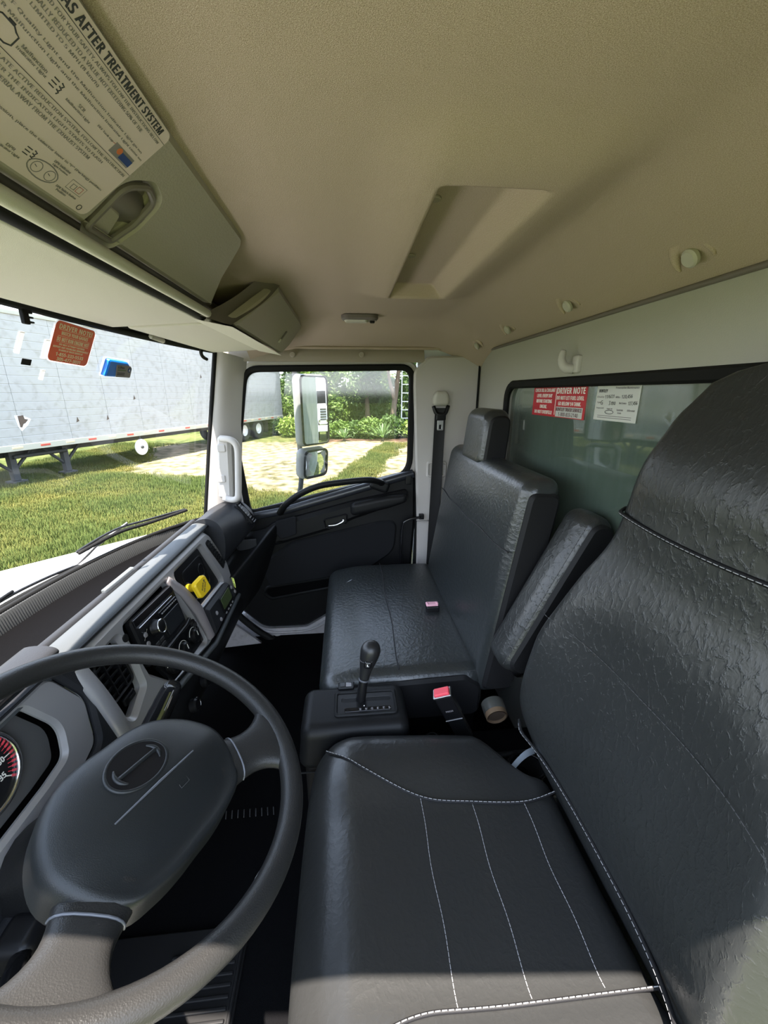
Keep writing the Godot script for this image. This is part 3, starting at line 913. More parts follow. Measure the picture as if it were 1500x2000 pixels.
func build_mirrors() -> void:
	# mirror post with a flat mirror above and a round-faced one below, standing off the passenger door
	var t := thing("side_mirror", Vector3(-0.24, -0.45, -1.95), "tall grey truck mirror with a small convex mirror below on a post", "mirror")
	part("post", tube(spline([Vector3(-0.21, 0.30, -1.80), Vector3(-0.235, 0.20, -1.95), Vector3(-0.235, -0.1, -1.96), Vector3(-0.235, -0.42, -1.96), Vector3(-0.27, -0.56, -1.82)], 6), 0.012, 10), M.frame, t)
	var yaw := Basis(Vector3.UP, deg_to_rad(50.0))   # +z of the mirror looks to the rear and to the driver
	var A := Transform3D(yaw, Vector3(-0.172, -0.080, -1.95))
	var house := rbox(Vector3(0.185, 0.325, 0.07), 0.028, Vector3i(2, 4, 2), 4)
	house.bend(func(p): return Vector3(p.x * (1.0 - 0.12 * smoothstep(0.0, -0.04, p.z)), p.y * (1.0 - 0.06 * smoothstep(0.0, -0.04, p.z)), p.z))
	part("housing", house, M.mirror_shell, t, A)
	part("mirror_rim", plate(rrect(0.178, 0.315, 0.024, 6), [rrect(0.160, 0.298, 0.018, 6)], 0.008, 0.003, 0.03), M.rubber, t, A * Transform3D(Basis(), Vector3(0, 0, 0.031)))
	var flat := grid(func(u, v):
		var x: float = (u - 0.5) * 0.166; var y: float = (v - 0.5) * 0.304
		return Vector3(x, y, 0.0375 - x * x * 0.35 - y * y * 0.06), 16, 16)
	part("mirror_glass", flat, M.mirror, t, A)
	var B := Transform3D(yaw * Basis(Vector3.RIGHT, deg_to_rad(6.0)), Vector3(-0.180, -0.325, -1.95))
	part("convex_housing", rbox(Vector3(0.170, 0.148, 0.07), 0.032, Vector3i(2, 2, 2), 4), M.mirror_shell, t, B)
	var bulge := grid(func(u, v):
		var x: float = (u - 0.5) * 0.146; var y: float = (v - 0.5) * 0.124
		var cut := pow(absf(x / 0.073), 5.0) + pow(absf(y / 0.062), 5.0)
		var k := 1.0 / pow(maxf(cut, 1.0), 0.2)
		x *= k; y *= k
		return Vector3(x, y, 0.0385 - (x * x + y * y) * 1.3), 24, 24)
	part("convex_glass", bulge, M.mirror, t, B)
	part("convex_rim", plate(rrect(0.162, 0.140, 0.03, 6), [rrect(0.142, 0.120, 0.024, 6)], 0.006, 0.002, 0.03), M.rubber, t, B * Transform3D(Basis(), Vector3(0, 0, 0.032)))

func leafy(rng: RandomNumberGenerator, center: Vector3, size: Vector3, count: int, leaf: float, b: MB) -> void:
	for k in count:
		var v := Vector3(rng.randfn(), rng.randfn(), rng.randfn()).normalized() * pow(rng.randf(), 0.45)
		var p := center + v * size
		var a := Vector3(rng.randfn(), rng.randfn() * 0.6, rng.randfn()).normalized()
		var s := a.cross(Vector3(rng.randfn(), rng.randfn(), rng.randfn())).normalized()
		var up := a.cross(s) * 0.15
		var l := leaf * rng.randf_range(0.6, 1.3)
		var i := b.add(p); b.add(p + a * l * 0.5 + s * l * 0.24 + up * l); b.add(p + a * l); b.add(p + a * l * 0.5 - s * l * 0.24 + up * l)
		b.tri(i, i + 1, i + 2); b.tri(i, i + 2, i + 3)

func leaf_mat(called: String, r: float, g: float, b: float) -> StandardMaterial3D:
	var m := mat(called, lin(r, g, b), 0.55, 0.0, 0.4)
	m.cull_mode = BaseMaterial3D.CULL_DISABLED
	m.backlight_enabled = true
	m.backlight = lin(r * 0.8, g * 0.9, b * 0.5)
	return m

func build_trees(rng: RandomNumberGenerator) -> void:
	var greens := [leaf_mat("dark leaf", 0.045, 0.085, 0.02), leaf_mat("mid leaf", 0.085, 0.14, 0.028), leaf_mat("light leaf", 0.14, 0.20, 0.04)]
	var bark := mat("bark", lin(0.12, 0.09, 0.065), 0.95)
	var crowns := []
	for k in 3:
		var b := MB.new()
		for c in 9:
			leafy(rng, Vector3(rng.randfn() * 1.0, rng.randf_range(-1.6, 1.9), rng.randfn() * 0.8), Vector3(0.95, 0.7, 0.95), 420, 0.26, b)
		crowns.append(b.commit())
	var names := ["dark green leafy tree behind the trailer's rear end", "tall dark tree seen through the gap left of the side mirror", "light green tree just right of the side mirror", "dense mid green tree in the middle of the side window", "dark tree with drooping boughs left of the bare trunk", "pale green tree behind the leaning trunk", "dark tree at the right edge of the side window", "light tree by the white lattice"]
	var spots := [[-4.8, -33.0, 0, 0.2], [-2.9, -28.6, 0, 0.9], [-1.3, -23.6, 1, 1.6], [0.9, -28.2, 1, 2.3], [1.3, -24.6, 0, 3.0], [3.0, -33.0, 2, 3.7], [5.2, -29.0, 0, 4.4], [6.4, -25.0, 1, 5.1]]
	for k in spots.size():
		var s: Array = spots[k]
		var t := thing("tree", Vector3(s[0], GROUND, s[1]), names[k], "tree", "trees along the yard edge")
		var lean := rng.randf_range(-0.5, 0.5)
		part("trunk", tube(spline([Vector3(s[0], GROUND, s[1]), Vector3(s[0] + lean * 0.4, GROUND + 1.3, s[1]), Vector3(s[0] + lean, GROUND + 3.2, s[1])], 4), [0.20, 0.19, 0.17, 0.16, 0.15, 0.13, 0.11, 0.09, 0.07], 8), bark, t)
		part_mesh("foliage", crowns[k % 3], greens[s[2]], t, Transform3D(Basis(Vector3.UP, s[3]).scaled(Vector3.ONE * rng.randf_range(0.95, 1.15)), Vector3(s[0] + lean * 0.8, GROUND + 2.75, s[1])))
	# the bare forked trunk on the right
	var ft := thing("tree", Vector3(2.5, GROUND, -22.0), "bare leaning tree trunk with forked limbs near the right window edge", "tree", "trees along the yard edge")
	part("trunk", tube(spline([Vector3(2.5, GROUND, -22), Vector3(2.55, -0.9, -22), Vector3(2.75, 0.6, -22.1), Vector3(3.0, 2.4, -22.2)], 4), [0.17, 0.17, 0.16, 0.16, 0.15, 0.14, 0.14, 0.13, 0.12, 0.11, 0.10, 0.09, 0.08], 8), bark, ft)
	part("limb", tube([Vector3(2.6, -0.4, -22), Vector3(2.35, 0.5, -22), Vector3(2.1, 1.9, -22.1)], [0.11, 0.09, 0.06], 8), bark, ft)
	part_mesh("foliage", crowns[1], greens[2], ft, Transform3D(Basis().scaled(Vector3(0.9, 0.6, 0.9)), Vector3(2.9, 2.7, -22.2)))
	# shrubs
	var bush := []
	for k in 3:
		var b := MB.new()
		leafy(rng, Vector3(0, 0.45, 0), Vector3(0.75, 0.5, 0.6), 1100, 0.2, b)
		bush.append(b.commit())
	var bl := ["low dark shrub beside the trailer's rear wheels", "bright green shrub behind the trailer's end", "grey green shrub at the foot of the dark trees", "mid green shrub right of the mirror", "shrub below the middle tree", "pale shrub left of the spiky plant", "round shrub right of the spiky plant", "shrub in front of the leaning trunk", "low shrub at the right end of the bed"]
	var bspot := [[-3.9, -22.8, 0], [-3.0, -21.8, 2], [-1.5, -21.3, 0], [-0.4, -20.9, 1], [0.5, -21.0, 0], [1.2, -20.6, 1], [2.3, -20.7, 0], [3.1, -20.9, 2], [4.2, -20.7, 1]]
	for k in bspot.size():
		var s: Array = bspot[k]
		var t := thing("shrub", Vector3(s[0], GROUND, s[1]), bl[k], "shrub", "shrubs below the trees")
		part_mesh("foliage", bush[k % 3], greens[s[2]], t, Transform3D(Basis(Vector3.UP, k * 1.3).scaled(Vector3(1, rng.randf_range(0.9, 1.5), 1)), Vector3(s[0], GROUND, s[1])))
		part("stem", tube([Vector3(s[0], GROUND, s[1]), Vector3(s[0] + 0.05, GROUND + 0.5, s[1])], 0.03, 6), bark, t)
	var hl := ["tall dark hedge bush behind the trailer's rear corner", "tall dark hedge bush left of the mirror post", "tall dark hedge bush right of the big mirror", "tall dark hedge bush in the middle of the side window", "tall dark hedge bush left of the leaning trunk", "tall dark hedge bush behind the leaning trunk", "tall dark hedge bush at the right edge of the side window"]
	for k in 7:
		var hp := Vector3(-4.6 + 1.65 * k, GROUND, -25.6 - 0.5 * (k % 2))
		var t := thing("hedge_bush", hp, hl[k], "bush", "dark hedge bushes behind the bed")
		part_mesh("foliage", bush[k % 3], greens[0 if k % 3 else 1], t, Transform3D(Basis(Vector3.UP, k * 0.9).scaled(Vector3(1.25, 3.0, 1.1)), hp))
		part("stem", tube([hp, hp + Vector3(0.05, 1.2, 0)], 0.05, 6), bark, t)
	# spiky fan plants with long blades
	var fb := MB.new()
	for k in 46:
		var a := rng.randf() * TAU
		var e := rng.randf_range(0.3, 1.35)
		var dir := Vector3(cos(a) * cos(e), sin(e), sin(a) * cos(e))
		var l := rng.randf_range(0.7, 1.25)
		var side := dir.cross(Vector3.UP).normalized() * 0.035
		var i := fb.add(-side); fb.add(side); fb.add(dir * l * 0.6 + side); fb.add(dir * l * 0.6 - side); fb.add(dir * l + Vector3(0, -0.15, 0))
		fb.quad(i, i + 1, i + 2, i + 3); fb.tri(i + 3, i + 2, i + 4)
	var fan := fb.commit()
	var spike := leaf_mat("spiky blade", 0.10, 0.16, 0.07)
	var fl := ["spiky green yucca in the middle of the planting bed", "spiky yucca at the foot of the left trees", "bright spiky plant with long upright blades by the leaning trunk"]
	var fs := [[1.75, -19.7, 1.0, 0], [-0.15, -19.6, 0.7, 0], [3.3, -19.6, 1.15, 1]]
	for k in 3:
		var s: Array = fs[k]
		var t := thing("yucca", Vector3(s[0], GROUND, s[1]), fl[k], "plant", "spiky plants in the bed")
		part_mesh("blades", fan, spike if s[3] == 0 else greens[2], t, Transform3D(Basis(Vector3.UP, k).scaled(Vector3.ONE * s[2]), Vector3(s[0], GROUND + 0.1, s[1])))
		part("stem", tube([Vector3(s[0], GROUND, s[1]), Vector3(s[0], GROUND + 0.2, s[1])], 0.06, 6), bark, t)
	# white lattice frame of a shade house behind the trees
	var lat := thing("shade_house", Vector3(4.3, GROUND, -22.5), "white lattice framed shade house at the right edge of the side window", "shade house")
	for k in 6: part("upright", slab(Vector3(0.06, 4.6, 0.06), Vector3(3.05 + 0.46 * k, GROUND + 2.3, -22.5)), M.paint, lat)
	for k in 8: part("crossbar", slab(Vector3(2.36, 0.05, 0.05), Vector3(4.2, GROUND + 0.9 + 0.45 * k, -22.46)), M.paint, lat)
	var wall := thing("block_wall", Vector3(4.6, GROUND, -21.9), "low white perforated wall behind the planting bed", "wall")
	for k in 9: part("block", slab(Vector3(0.36, 0.5, 0.14), Vector3(3.0 + 0.42 * k, GROUND + 0.25, -21.9), 0.01), M.paint, wall)
	part("coping", slab(Vector3(3.9, 0.08, 0.2), Vector3(4.7, GROUND + 0.54, -21.9), 0.01), M.paint, wall)

func build_trucks() -> void:
	# white trucks parked behind, which the side mirror shows
	for k in 2:
		var c := Vector3(15.0 + k * 1.5, GROUND, -4.7 - 2.9 * k)
		var t := thing("parked_truck", c, "nearer white truck with a barred grille, seen in the side mirror" if k == 0 else "farther white truck with a barred grille, seen in the side mirror", "truck", "white trucks seen in the side mirror")
		var T := Transform3D(Basis(), c)
		var body := rbox(Vector3(1.5, 1.0, 1.7), 0.16, Vector3i(3, 3, 3), 4)
		body.bend(func(p): return Vector3(p.x, p.y * (1.0 if p.y < 0 else 1.0 + 0.14 * p.x), p.z * (1.0 + 0.08 * p.x)))
		part("hood", body, M.paint, t, T * Transform3D(Basis(), Vector3(0.1, 1.35, 0)))
		part("cab", rbox(Vector3(1.5, 1.9, 2.1), 0.14, Vector3i(2, 2, 2), 4), M.paint, t, T * Transform3D(Basis(), Vector3(1.5, 1.75, 0)))
		part("windscreen", slab(Vector3(0.04, 0.75, 1.8), Vector3(0.74, 2.2, 0), 0.01), M.gloss, t, T)
		for g in 5: part("grille_bar", slab(Vector3(0.06, 0.07, 1.15), Vector3(-0.67, 1.12 + 0.13 * g, 0), 0.02), M.frame, t, T)
		for s in [-1, 1]:
			part("headlight", rbox(Vector3(0.12, 0.22, 0.30), 0.05, Vector3i(1, 1, 1), 3), M.chrome, t, T * Transform3D(Basis(), Vector3(-0.62, 1.05, s * 0.72)))
			part("wheel", lathe([Vector2(0.0, -0.14), Vector2(0.5, -0.14), Vector2(0.5, 0.14), Vector2(0.0, 0.14)], 24), M.tire, t, T * Transform3D(Basis(Vector3(1, 0, 0), Vector3(0, 0, 1), Vector3(0, -1, 0)), Vector3(0.15, 0.5, s * 0.85)))
		part("bumper", rbox(Vector3(0.25, 0.32, 2.2), 0.05, Vector3i(1, 1, 1), 3), M.paint, t, T * Transform3D(Basis(), Vector3(-0.7, 0.66, 0)))
# ---------------------------------------------------------------- passenger door
func P2(a: Array, r := 0.0) -> Array:   # list of points -> corners with one radius
	var o := []
	for p in a: o.append([Vector2(p[0], p[1]), r])
	return o

func build_door() -> void:
	var d := Node3D.new()
	d.name = "door_1"
	d.position = Vector3(-0.1, YF, ZP)
	d.set_meta("kind", "structure")
	d.set_meta("label", "black trimmed passenger door with a large side window")
	add_child(d)
	var Z0 := Transform3D(Basis(), Vector3(0, 0, ZP))
	# window: frame, rubber, pane
	var opening := rpoly([[Vector2(-0.400, 0.092), 0.07], [Vector2(0.274, 0.102), 0.05], [Vector2(0.271, -0.345), 0.10], [Vector2(0.10, -0.392), 0.02], [Vector2(-0.440, -0.508), 0.03], [Vector2(-0.462, -0.25), 0.2]], 6)
	var outer := rpoly([[Vector2(-0.432, 0.122), 0.09], [Vector2(0.300, 0.130), 0.06], [Vector2(0.298, -0.40), 0.04], [Vector2(-0.475, -0.57), 0.04], [Vector2(-0.497, -0.25), 0.2]], 6)
	part("window_frame", plate(outer, [opening], 0.022, 0.006, 0.02, true), M.trim, d, Transform3D(Basis(), Vector3(0, 0, ZP - 0.030)))
	var o2 := inset(dense(opening, 0.03), -0.012)
	var i2 := inset(dense(opening, 0.03), 0.013)
	part("window_gasket", plate(o2, [i2], 0.016, 0.006, 0.02), M.rubber, d, Transform3D(Basis(), Vector3(0, 0, ZP - 0.012)))
	part("window_pane", plate(opening, [], 0.004, 0.001, 0.3, true), M.glass, d, Transform3D(Basis(), Vector3(0, 0, ZP - 0.022)))
	# inner panel
	var panel := rpoly([[Vector2(-0.50, -0.515), 0.02], [Vector2(0.295, -0.325), 0.02], [Vector2(0.300, -0.55), 0.01], [Vector2(0.285, -0.80), 0.05], [Vector2(0.10, -0.92), 0.1], [Vector2(-0.09, -1.0), 0.05], [Vector2(-0.22, -1.080), 0.06], [Vector2(-0.42, -1.080), 0.09], [Vector2(-0.52, -0.98), 0.05], [Vector2(-0.54, -0.80), 0.0]])
	part("door_panel", plate(panel, [], 0.040, 0.012, 0.03, true), M.black, d, Transform3D(Basis(), Vector3(0, 0, ZP - 0.035)))
	# beltline strip that catches the sky
	part("belt_strip", tube([Vector3(-0.47, -0.527, ZP + 0.002), Vector3(-0.273, -0.492, ZP + 0.005), Vector3(0.09, -0.392, ZP + 0.007), Vector3(0.285, -0.340, ZP + 0.004)], 0.019, 12), M.belt_strip, d)
	# raised upper band
	var band := rpoly([[Vector2(-0.405, -0.600), 0.05], [Vector2(-0.335, -0.545), 0.03], [Vector2(0.015, -0.455), 0.02], [Vector2(0.262, -0.405), 0.03], [Vector2(0.262, -0.455), 0.03], [Vector2(0.02, -0.535), 0.03], [Vector2(-0.10, -0.585), 0.05], [Vector2(-0.30, -0.640), 0.04], [Vector2(-0.38, -0.66), 0.04]])
	part("upper_band", plate(band, [], 0.045, 0.016, 0.015), M.black, d, Z0)
	part("speaker_cover", plate(rpoly(P2([[-0.319, -0.530], [-0.228, -0.508], [-0.232, -0.592], [-0.300, -0.612], [-0.322, -0.585]], 0.012)), [], 0.008, 0.003, 0.02), M.black_insert, d, Z0 * Transform3D(Basis(), Vector3(0, 0, 0.043)))
	var arm := rbox(Vector3(0.250, 0.062, 0.05), 0.022, Vector3i(6, 2, 2), 4)
	arm.bend(func(p): return Vector3(p.x, p.y * (1.0 - 0.35 * smoothstep(0.02, 0.125, p.x)) + 0.19 * p.x, p.z))
	part("armrest", arm, M.black, d, Transform3D(Basis(), Vector3(0.130, -0.462, ZP + 0.040)))
	# inside handle in its cup
	var cup := part("handle_cup", plate(rpoly(P2([[-0.116, -0.526], [-0.006, -0.500], [-0.010, -0.550], [-0.106, -0.573]], 0.014)), [rpoly(P2([[-0.108, -0.531], [-0.013, -0.509], [-0.017, -0.546], [-0.100, -0.566]], 0.010))], 0.010, 0.004, 0.01), M.gloss, d, Z0 * Transform3D(Basis(), Vector3(0, 0, 0.043)))
	part("handle_lever", tube(spline([Vector3(-0.092, -0.556, ZP + 0.052), Vector3(-0.060, -0.552, ZP + 0.056), Vector3(-0.030, -0.538, ZP + 0.056), Vector3(-0.026, -0.528, ZP + 0.052)], 4), 0.0045, 8), M.chrome, cup)
	part("cup_floor", plate(rpoly(P2([[-0.108, -0.531], [-0.013, -0.509], [-0.017, -0.546], [-0.100, -0.566]], 0.010)), [], 0.002, 0.0005, 0.03), M.black_smooth, cup, Z0 * Transform3D(Basis(), Vector3(0, 0, 0.044)))
	# charcoal insert and map pocket
	part("insert_panel", plate(rpoly([[Vector2(-0.375, -0.862), 0.03], [Vector2(-0.405, -0.740), 0.12], [Vector2(-0.26, -0.640), 0.09], [Vector2(0.13, -0.556), 0.06], [Vector2(0.215, -0.552), 0.05], [Vector2(0.205, -0.70), 0.10], [Vector2(0.10, -0.775), 0.1], [Vector2(-0.09, -0.822), 0.05]], 7), [], 0.014, 0.008, 0.02), M.black_insert, d, Transform3D(Basis(), Vector3(0, 0, ZP + 0.003)))
	var slot := rpoly([[Vector2(-0.405, -0.890), 0.025], [Vector2(-0.385, -0.862), 0.02], [Vector2(-0.09, -0.825), 0.01], [Vector2(0.06, -0.795), 0.01], [Vector2(0.06, -0.84), 0.01], [Vector2(-0.09, -0.876), 0.01], [Vector2(-0.372, -0.922), 0.025]])
	part("pocket_lip", plate(inset(dense(slot, 0.03), -0.008), [inset(dense(slot, 0.03), 0.006)], 0.010, 0.004, 0.02), M.black, d, Transform3D(Basis(), Vector3(0, 0, ZP + 0.004)))
	part("pocket", plate(slot, [], 0.003, 0.001, 0.03), M.carpet, d, Transform3D(Basis(), Vector3(0, 0, ZP + 0.005)))
	# grab handle arching over the belt line
	part("grab_handle", tube(spline([Vector3(-0.300, -0.500, ZP + 0.025), Vector3(-0.268, -0.452, ZP + 0.075), Vector3(-0.205, -0.402, ZP + 0.095), Vector3(-0.120, -0.366, ZP + 0.10), Vector3(0.0, -0.350, ZP + 0.10), Vector3(0.085, -0.346, ZP + 0.095), Vector3(0.130, -0.362, ZP + 0.06), Vector3(0.150, -0.385, ZP + 0.015)], 6), 0.0155, 12, false, 0.8), M.black, d)
	part("grab_handle_foot", rbox(Vector3(0.085, 0.05, 0.04), 0.015, Vector3i(1, 1, 1), 4), M.black, d, Transform3D(Basis(Vector3.BACK, -0.35), Vector3(0.135, -0.385, ZP + 0.022)))
	part("latch_cover", slab(Vector3(0.026, 0.040, 0.02), Vector3(0.262, -0.366, ZP + 0.014), 0.004), M.black_smooth, d)
	# door check rod between door and pillar
	part("check_rod", tube(spline([Vector3(0.232, -0.75, ZP + 0.03), Vector3(0.235, -0.59, ZP + 0.035), Vector3(0.255, -0.545, ZP + 0.04), Vector3(0.318, -0.532, ZP + 0.04)], 5), 0.006, 8), M.gloss, d)
	part("check_rod_bracket", slab(Vector3(0.022, 0.024, 0.02), Vector3(0.322, -0.532, ZP + 0.03), 0.003), M.black_smooth, d)
	part("rear_weatherstrip", tube([Vector3(0.302, -0.36, ZP - 0.004), Vector3(0.308, -0.6, ZP - 0.004), Vector3(0.300, -0.95, ZP - 0.004)], 0.010, 8), M.rubber, d)
	part("outer_skin", slab(Vector3(0.80, 0.68, 0.02), Vector3(-0.10, -0.85, ZP - 0.07), 0.006), M.paint, d)

	# pale grab handle on the windscreen pillar
	var g := thing("grab_handle", Vector3(-0.47, -0.41, -1.60), "light grey upright grab handle on the passenger windscreen pillar", "grab handle")
	part("mount_plate", plate(rpoly(P2([[-0.500, -0.160], [-0.455, -0.165], [-0.470, -0.410], [-0.522, -0.405]], 0.012)), [], 0.03, 0.008, 0.03), M.trim, g, Transform3D(Basis(), Vector3(0, 0, -1.615)))
	part("grip", tube(spline([Vector3(-0.485, -0.168, -1.585), Vector3(-0.445, -0.170, -1.565), Vector3(-0.424, -0.188, -1.56), Vector3(-0.420, -0.22, -1.56), Vector3(-0.427, -0.30, -1.56), Vector3(-0.434, -0.37, -1.56), Vector3(-0.440, -0.398, -1.56), Vector3(-0.462, -0.408, -1.57), Vector3(-0.498, -0.404, -1.585)], 6), 0.0125, 12), M.trim, g)
	part("screw_cover", plate(rrect(0.032, 0.030, 0.006, 3), [], 0.006, 0.003, 0.05), M.trim, g, Transform3D(Basis(), Vector3(-0.487, -0.205, -1.587)))
	part("screw_cover", plate(rrect(0.032, 0.030, 0.006, 3), [], 0.006, 0.003, 0.05), M.trim, g, Transform3D(Basis(), Vector3(-0.500, -0.325, -1.587)))

	# seat belt on the pillar
	var s := thing("seat_belt", Vector3(0.39, -0.55, ZP + 0.03), "black seat belt hanging from a grey guide on the rear pillar", "seat belt")
	var cap := rbox(Vector3(0.070, 0.060, 0.035), 0.016, Vector3i(2, 2, 2), 4)
	cap.bend(func(p): return Vector3(p.x * (1.0 - 0.25 * smoothstep(0.0, 0.03, p.y)), p.y, p.z))
	part("guide_cover", cap, M.cream, s, Transform3D(Basis(), Vector3(0.390, -0.022, ZP + 0.033)))
	part("guide_loop", tube(spline([Vector3(0.358, -0.052, ZP + 0.040), Vector3(0.372, -0.084, ZP + 0.046), Vector3(0.405, -0.084, ZP + 0.046), Vector3(0.420, -0.050, ZP + 0.040)], 4), 0.008, 8), M.black_smooth, s)
	part("webbing", grid(func(u, v): return Vector3(lerpf(0.388, 0.372, v) + (u - 0.5) * 0.046, lerpf(-0.060, -0.78, v), ZP + 0.042 - 0.004 * cos((u - 0.5) * 3.0)), 4, 10), M.belt, s)
	part("webbing", grid(func(u, v): return Vector3(lerpf(0.390, 0.378, v) + (u - 0.5) * 0.046, lerpf(-0.060, -0.80, v), ZP + 0.030 + 0.003 * sin(v * 6.0)), 4, 10), M.belt, s)
	var tg := part("tongue", plate(rrect(0.026, 0.045, 0.004, 3), [rrect(0.010, 0.018, 0.003, 2, Vector2(0, -0.008))], 0.004, 0.001, 0.01), M.steel, s, Transform3D(Basis(), Vector3(0.388, -0.128, ZP + 0.045)))
	part("tongue_cover", slab(Vector3(0.042, 0.032, 0.014), Vector3(0.389, -0.094, ZP + 0.046), 0.005), M.black_smooth, tg)
	part("belt_slot", plate(rrect(0.088, 0.070, 0.010, 4), [rrect(0.066, 0.048, 0.006, 4)], 0.010, 0.004, 0.02), M.trim, s, Transform3D(Basis(), Vector3(0.385, -0.320, ZP + 0.016)))
# ---------------------------------------------------------------- overhead lockers, visors, lamp
const LR := Vector2(-0.155, 0.250)   # rear edge of the locker lids (x, y)
const LL := Vector2(-0.272, 0.166)   # their lower lip

func build_overhead() -> void:
	var slope := Vector3(LR.x - LL.x, LR.y - LL.y, 0).normalized()
	var face := Basis(Vector3(0, 0, -1), slope, Vector3(0, 0, -1).cross(slope))   # x to the passenger side, y up the lid, z out of it
	var mid := Vector3((LR.x + LL.x) / 2, (LR.y + LL.y) / 2, 0)
	var hl := LR.distance_to(LL)

	var o := thing("overhead_locker", Vector3(-0.25, 0.16, -0.4), "grey green overhead locker above the steering wheel with a white label", "locker")
	# lid: outline on its plane, x = -z
	var out := rpoly([[Vector2(0.11, -hl / 2), 0.01], [Vector2(0.925, -hl / 2), 0.012], [Vector2(0.842, -0.004), 0.06], [Vector2(0.782, hl / 2 - 0.004), 0.05], [Vector2(0.40, hl / 2 - 0.008), 0.0], [Vector2(0.11, hl / 2), 0.01]], 7)
	var cupc := Vector2(0.532, -0.028)
	var hole := rpoly([[Vector2(0.512, -0.068), 0.006], [Vector2(0.506, -0.008), 0.02], [Vector2(0.530, 0.008), 0.012], [Vector2(0.556, 0.002), 0.016], [Vector2(0.562, -0.035), 0.03], [Vector2(0.556, -0.068), 0.006]], 6)
	var lid := part("lid", plate(out, [hole], 0.016, 0.010, 0.012), M.overhead, o, Transform3D(face, mid - face.z * 0.014))
	# handle cup with a finger plate
	var cup := part("handle_cup", plate(hole, [], 0.002, 0.0005, 0.02), M.overhead_dark, o, Transform3D(face, mid - face.z * 0.014))
	part("cup_rim", plate(inset(dense(hole, 0.01), -0.003), [inset(dense(hole, 0.01), 0.004)], 0.005, 0.002, 0.01), M.overhead_dark, cup, Transform3D(face, mid - face.z * 0.002))
	part("finger_plate", plate(rpoly([[Vector2(0.514, -0.066), 0.004], [Vector2(0.512, -0.034), 0.004], [Vector2(0.540, -0.036), 0.006], [Vector2(0.552, -0.066), 0.004]], 4), [], 0.008, 0.002, 0.02), M.overhead, cup, Transform3D(face, mid - face.z * 0.010))
	# body above the lid and the lip under it
	part("locker_body", slab(Vector3(0.18, 0.07, 0.75), Vector3(-0.315, 0.225, -0.475), 0.02), M.overhead_dark, o)
	part("lip", tube([Vector3(LL.x - 0.006, LL.y - 0.010, -0.11), Vector3(LL.x - 0.006, LL.y - 0.010, -0.918)], 0.008, 10), M.overhead_light, o)
	part("painted_gap_shade", tube([Vector3(-0.3035, 0.160, -0.11), Vector3(-0.3035, 0.160, -0.96)], 0.0115, 8), M.rubber, o)  # black tube paints in the shade of the open gap between lip and visor

	# the label on the lid
	var lab := part("warning_label", plate(rrect(0.215, 0.119, 0.008, 4), [], 0.0008, 0.0002, 0.05), M.paper, o, Transform3D(face, mid + face.z * 0.0022 + Vector3(0, 0, -0.387)))
	var LT := func(x: float, y: float) -> Transform3D: return Transform3D(face, mid + face.z * 0.0031 + Vector3(0, 0, -0.387) + face.x * x + face.y * y)
	words("EXHAUST GAS AFTER TREATMENT SYSTEM", 0.186, 0.0068, M.ink, lab, LT.call(0.0, 0.0535))
	for y in [0.0485, 0.0030]:
		part("rule", slab(Vector3(0.214, 0.0005, 0.0002), Vector3.ZERO, 0.0001), M.ink, lab, LT.call(0, y))
	var rows := [
		["FOR THE DEF SYSTEM AND FOR YOUR SAFETY, ALWAYS FOLLOW THE INSTRUCTIONS BELOW", 0.0, 0.0445, 0.200, 0.0030],
		["SPEED WILL BE GRADUALLY REDUCED TO A VALUE NOT EXCEEDING 50% OF THE", -0.012, 0.0395, 0.176, 0.0030],
		["TORQUE WILL BE LIMITED TO 5 MPH (8 km/h)", -0.040, 0.0345, 0.112, 0.0030],
		["When the DEF Quality Light and the Malfunction Indicator Light go on", 0.0, 0.0265, 0.190, 0.0028],
		["when the SCR Malfunction Light and the Malfunction Indicator Light come on", 0.004, 0.0215, 0.196, 0.0028],
		["TO THE DIESEL PARTICULATE ACTIVE REDUCTION SYSTEM, FOLLOW THE INSTRUCTION", 0.0, -0.0015, 0.204, 0.0030],
		["50 MILES (150 km) AFTER THE INDICATOR LIGHT STARTS TO FLASH", -0.014, -0.0065, 0.172, 0.0030],
		["KEEP ANY FLAMMABLE MATERIAL AWAY FROM THE EXHAUST SYSTEM", -0.020, -0.0115, 0.158, 0.0030],
		["IN DETAIL", -0.085, -0.0165, 0.026, 0.0030],
		["If equipped with automatic transmission, place the selector lever in \"P\" (Parking) position", -0.002, -0.0270, 0.196, 0.0028],
		["Malfunction", -0.028, 0.0135, 0.022, 0.0026], ["Indicator Light", -0.028, 0.0100, 0.026, 0.0026],
		["SCR", 0.020, 0.0140, 0.007, 0.0026], ["Malfunction Light", 0.020, 0.0100, 0.028, 0.0026],
		["DEF Tank cap", 0.052, 0.0140, 0.022, 0.0024],
		["DPR", 0.004, -0.0455, 0.008, 0.0024], ["Indicator Light", 0.004, -0.0490, 0.022, 0.0024],
		["DPR Indicator", 0.048, -0.0325, 0.020, 0.0022], ["Light Position", 0.048, -0.0358, 0.018, 0.0022],
		["DPR Switch Button", 0.070, -0.0490, 0.026, 0.0022], ["Position", 0.066, -0.0520, 0.012, 0.0022],
	]
	for r in rows: words(r[0], r[3], r[4], M.ink_grey, lab, LT.call(r[1], r[2]), false)
	# drawings on the label: engine outline, smoke marks, tank picture, gauges
	var outline := func(pts: Array, closed: bool, at: Vector2, m: Material, th: float) -> void:
		var q := []
		for p in pts: q.append(Vector3(p[0] + at.x, p[1] + at.y, 0.0))
		part("drawing", tube(q, th, 5, closed, 0.3, Vector3.BACK), m, lab, LT.call(0, 0))
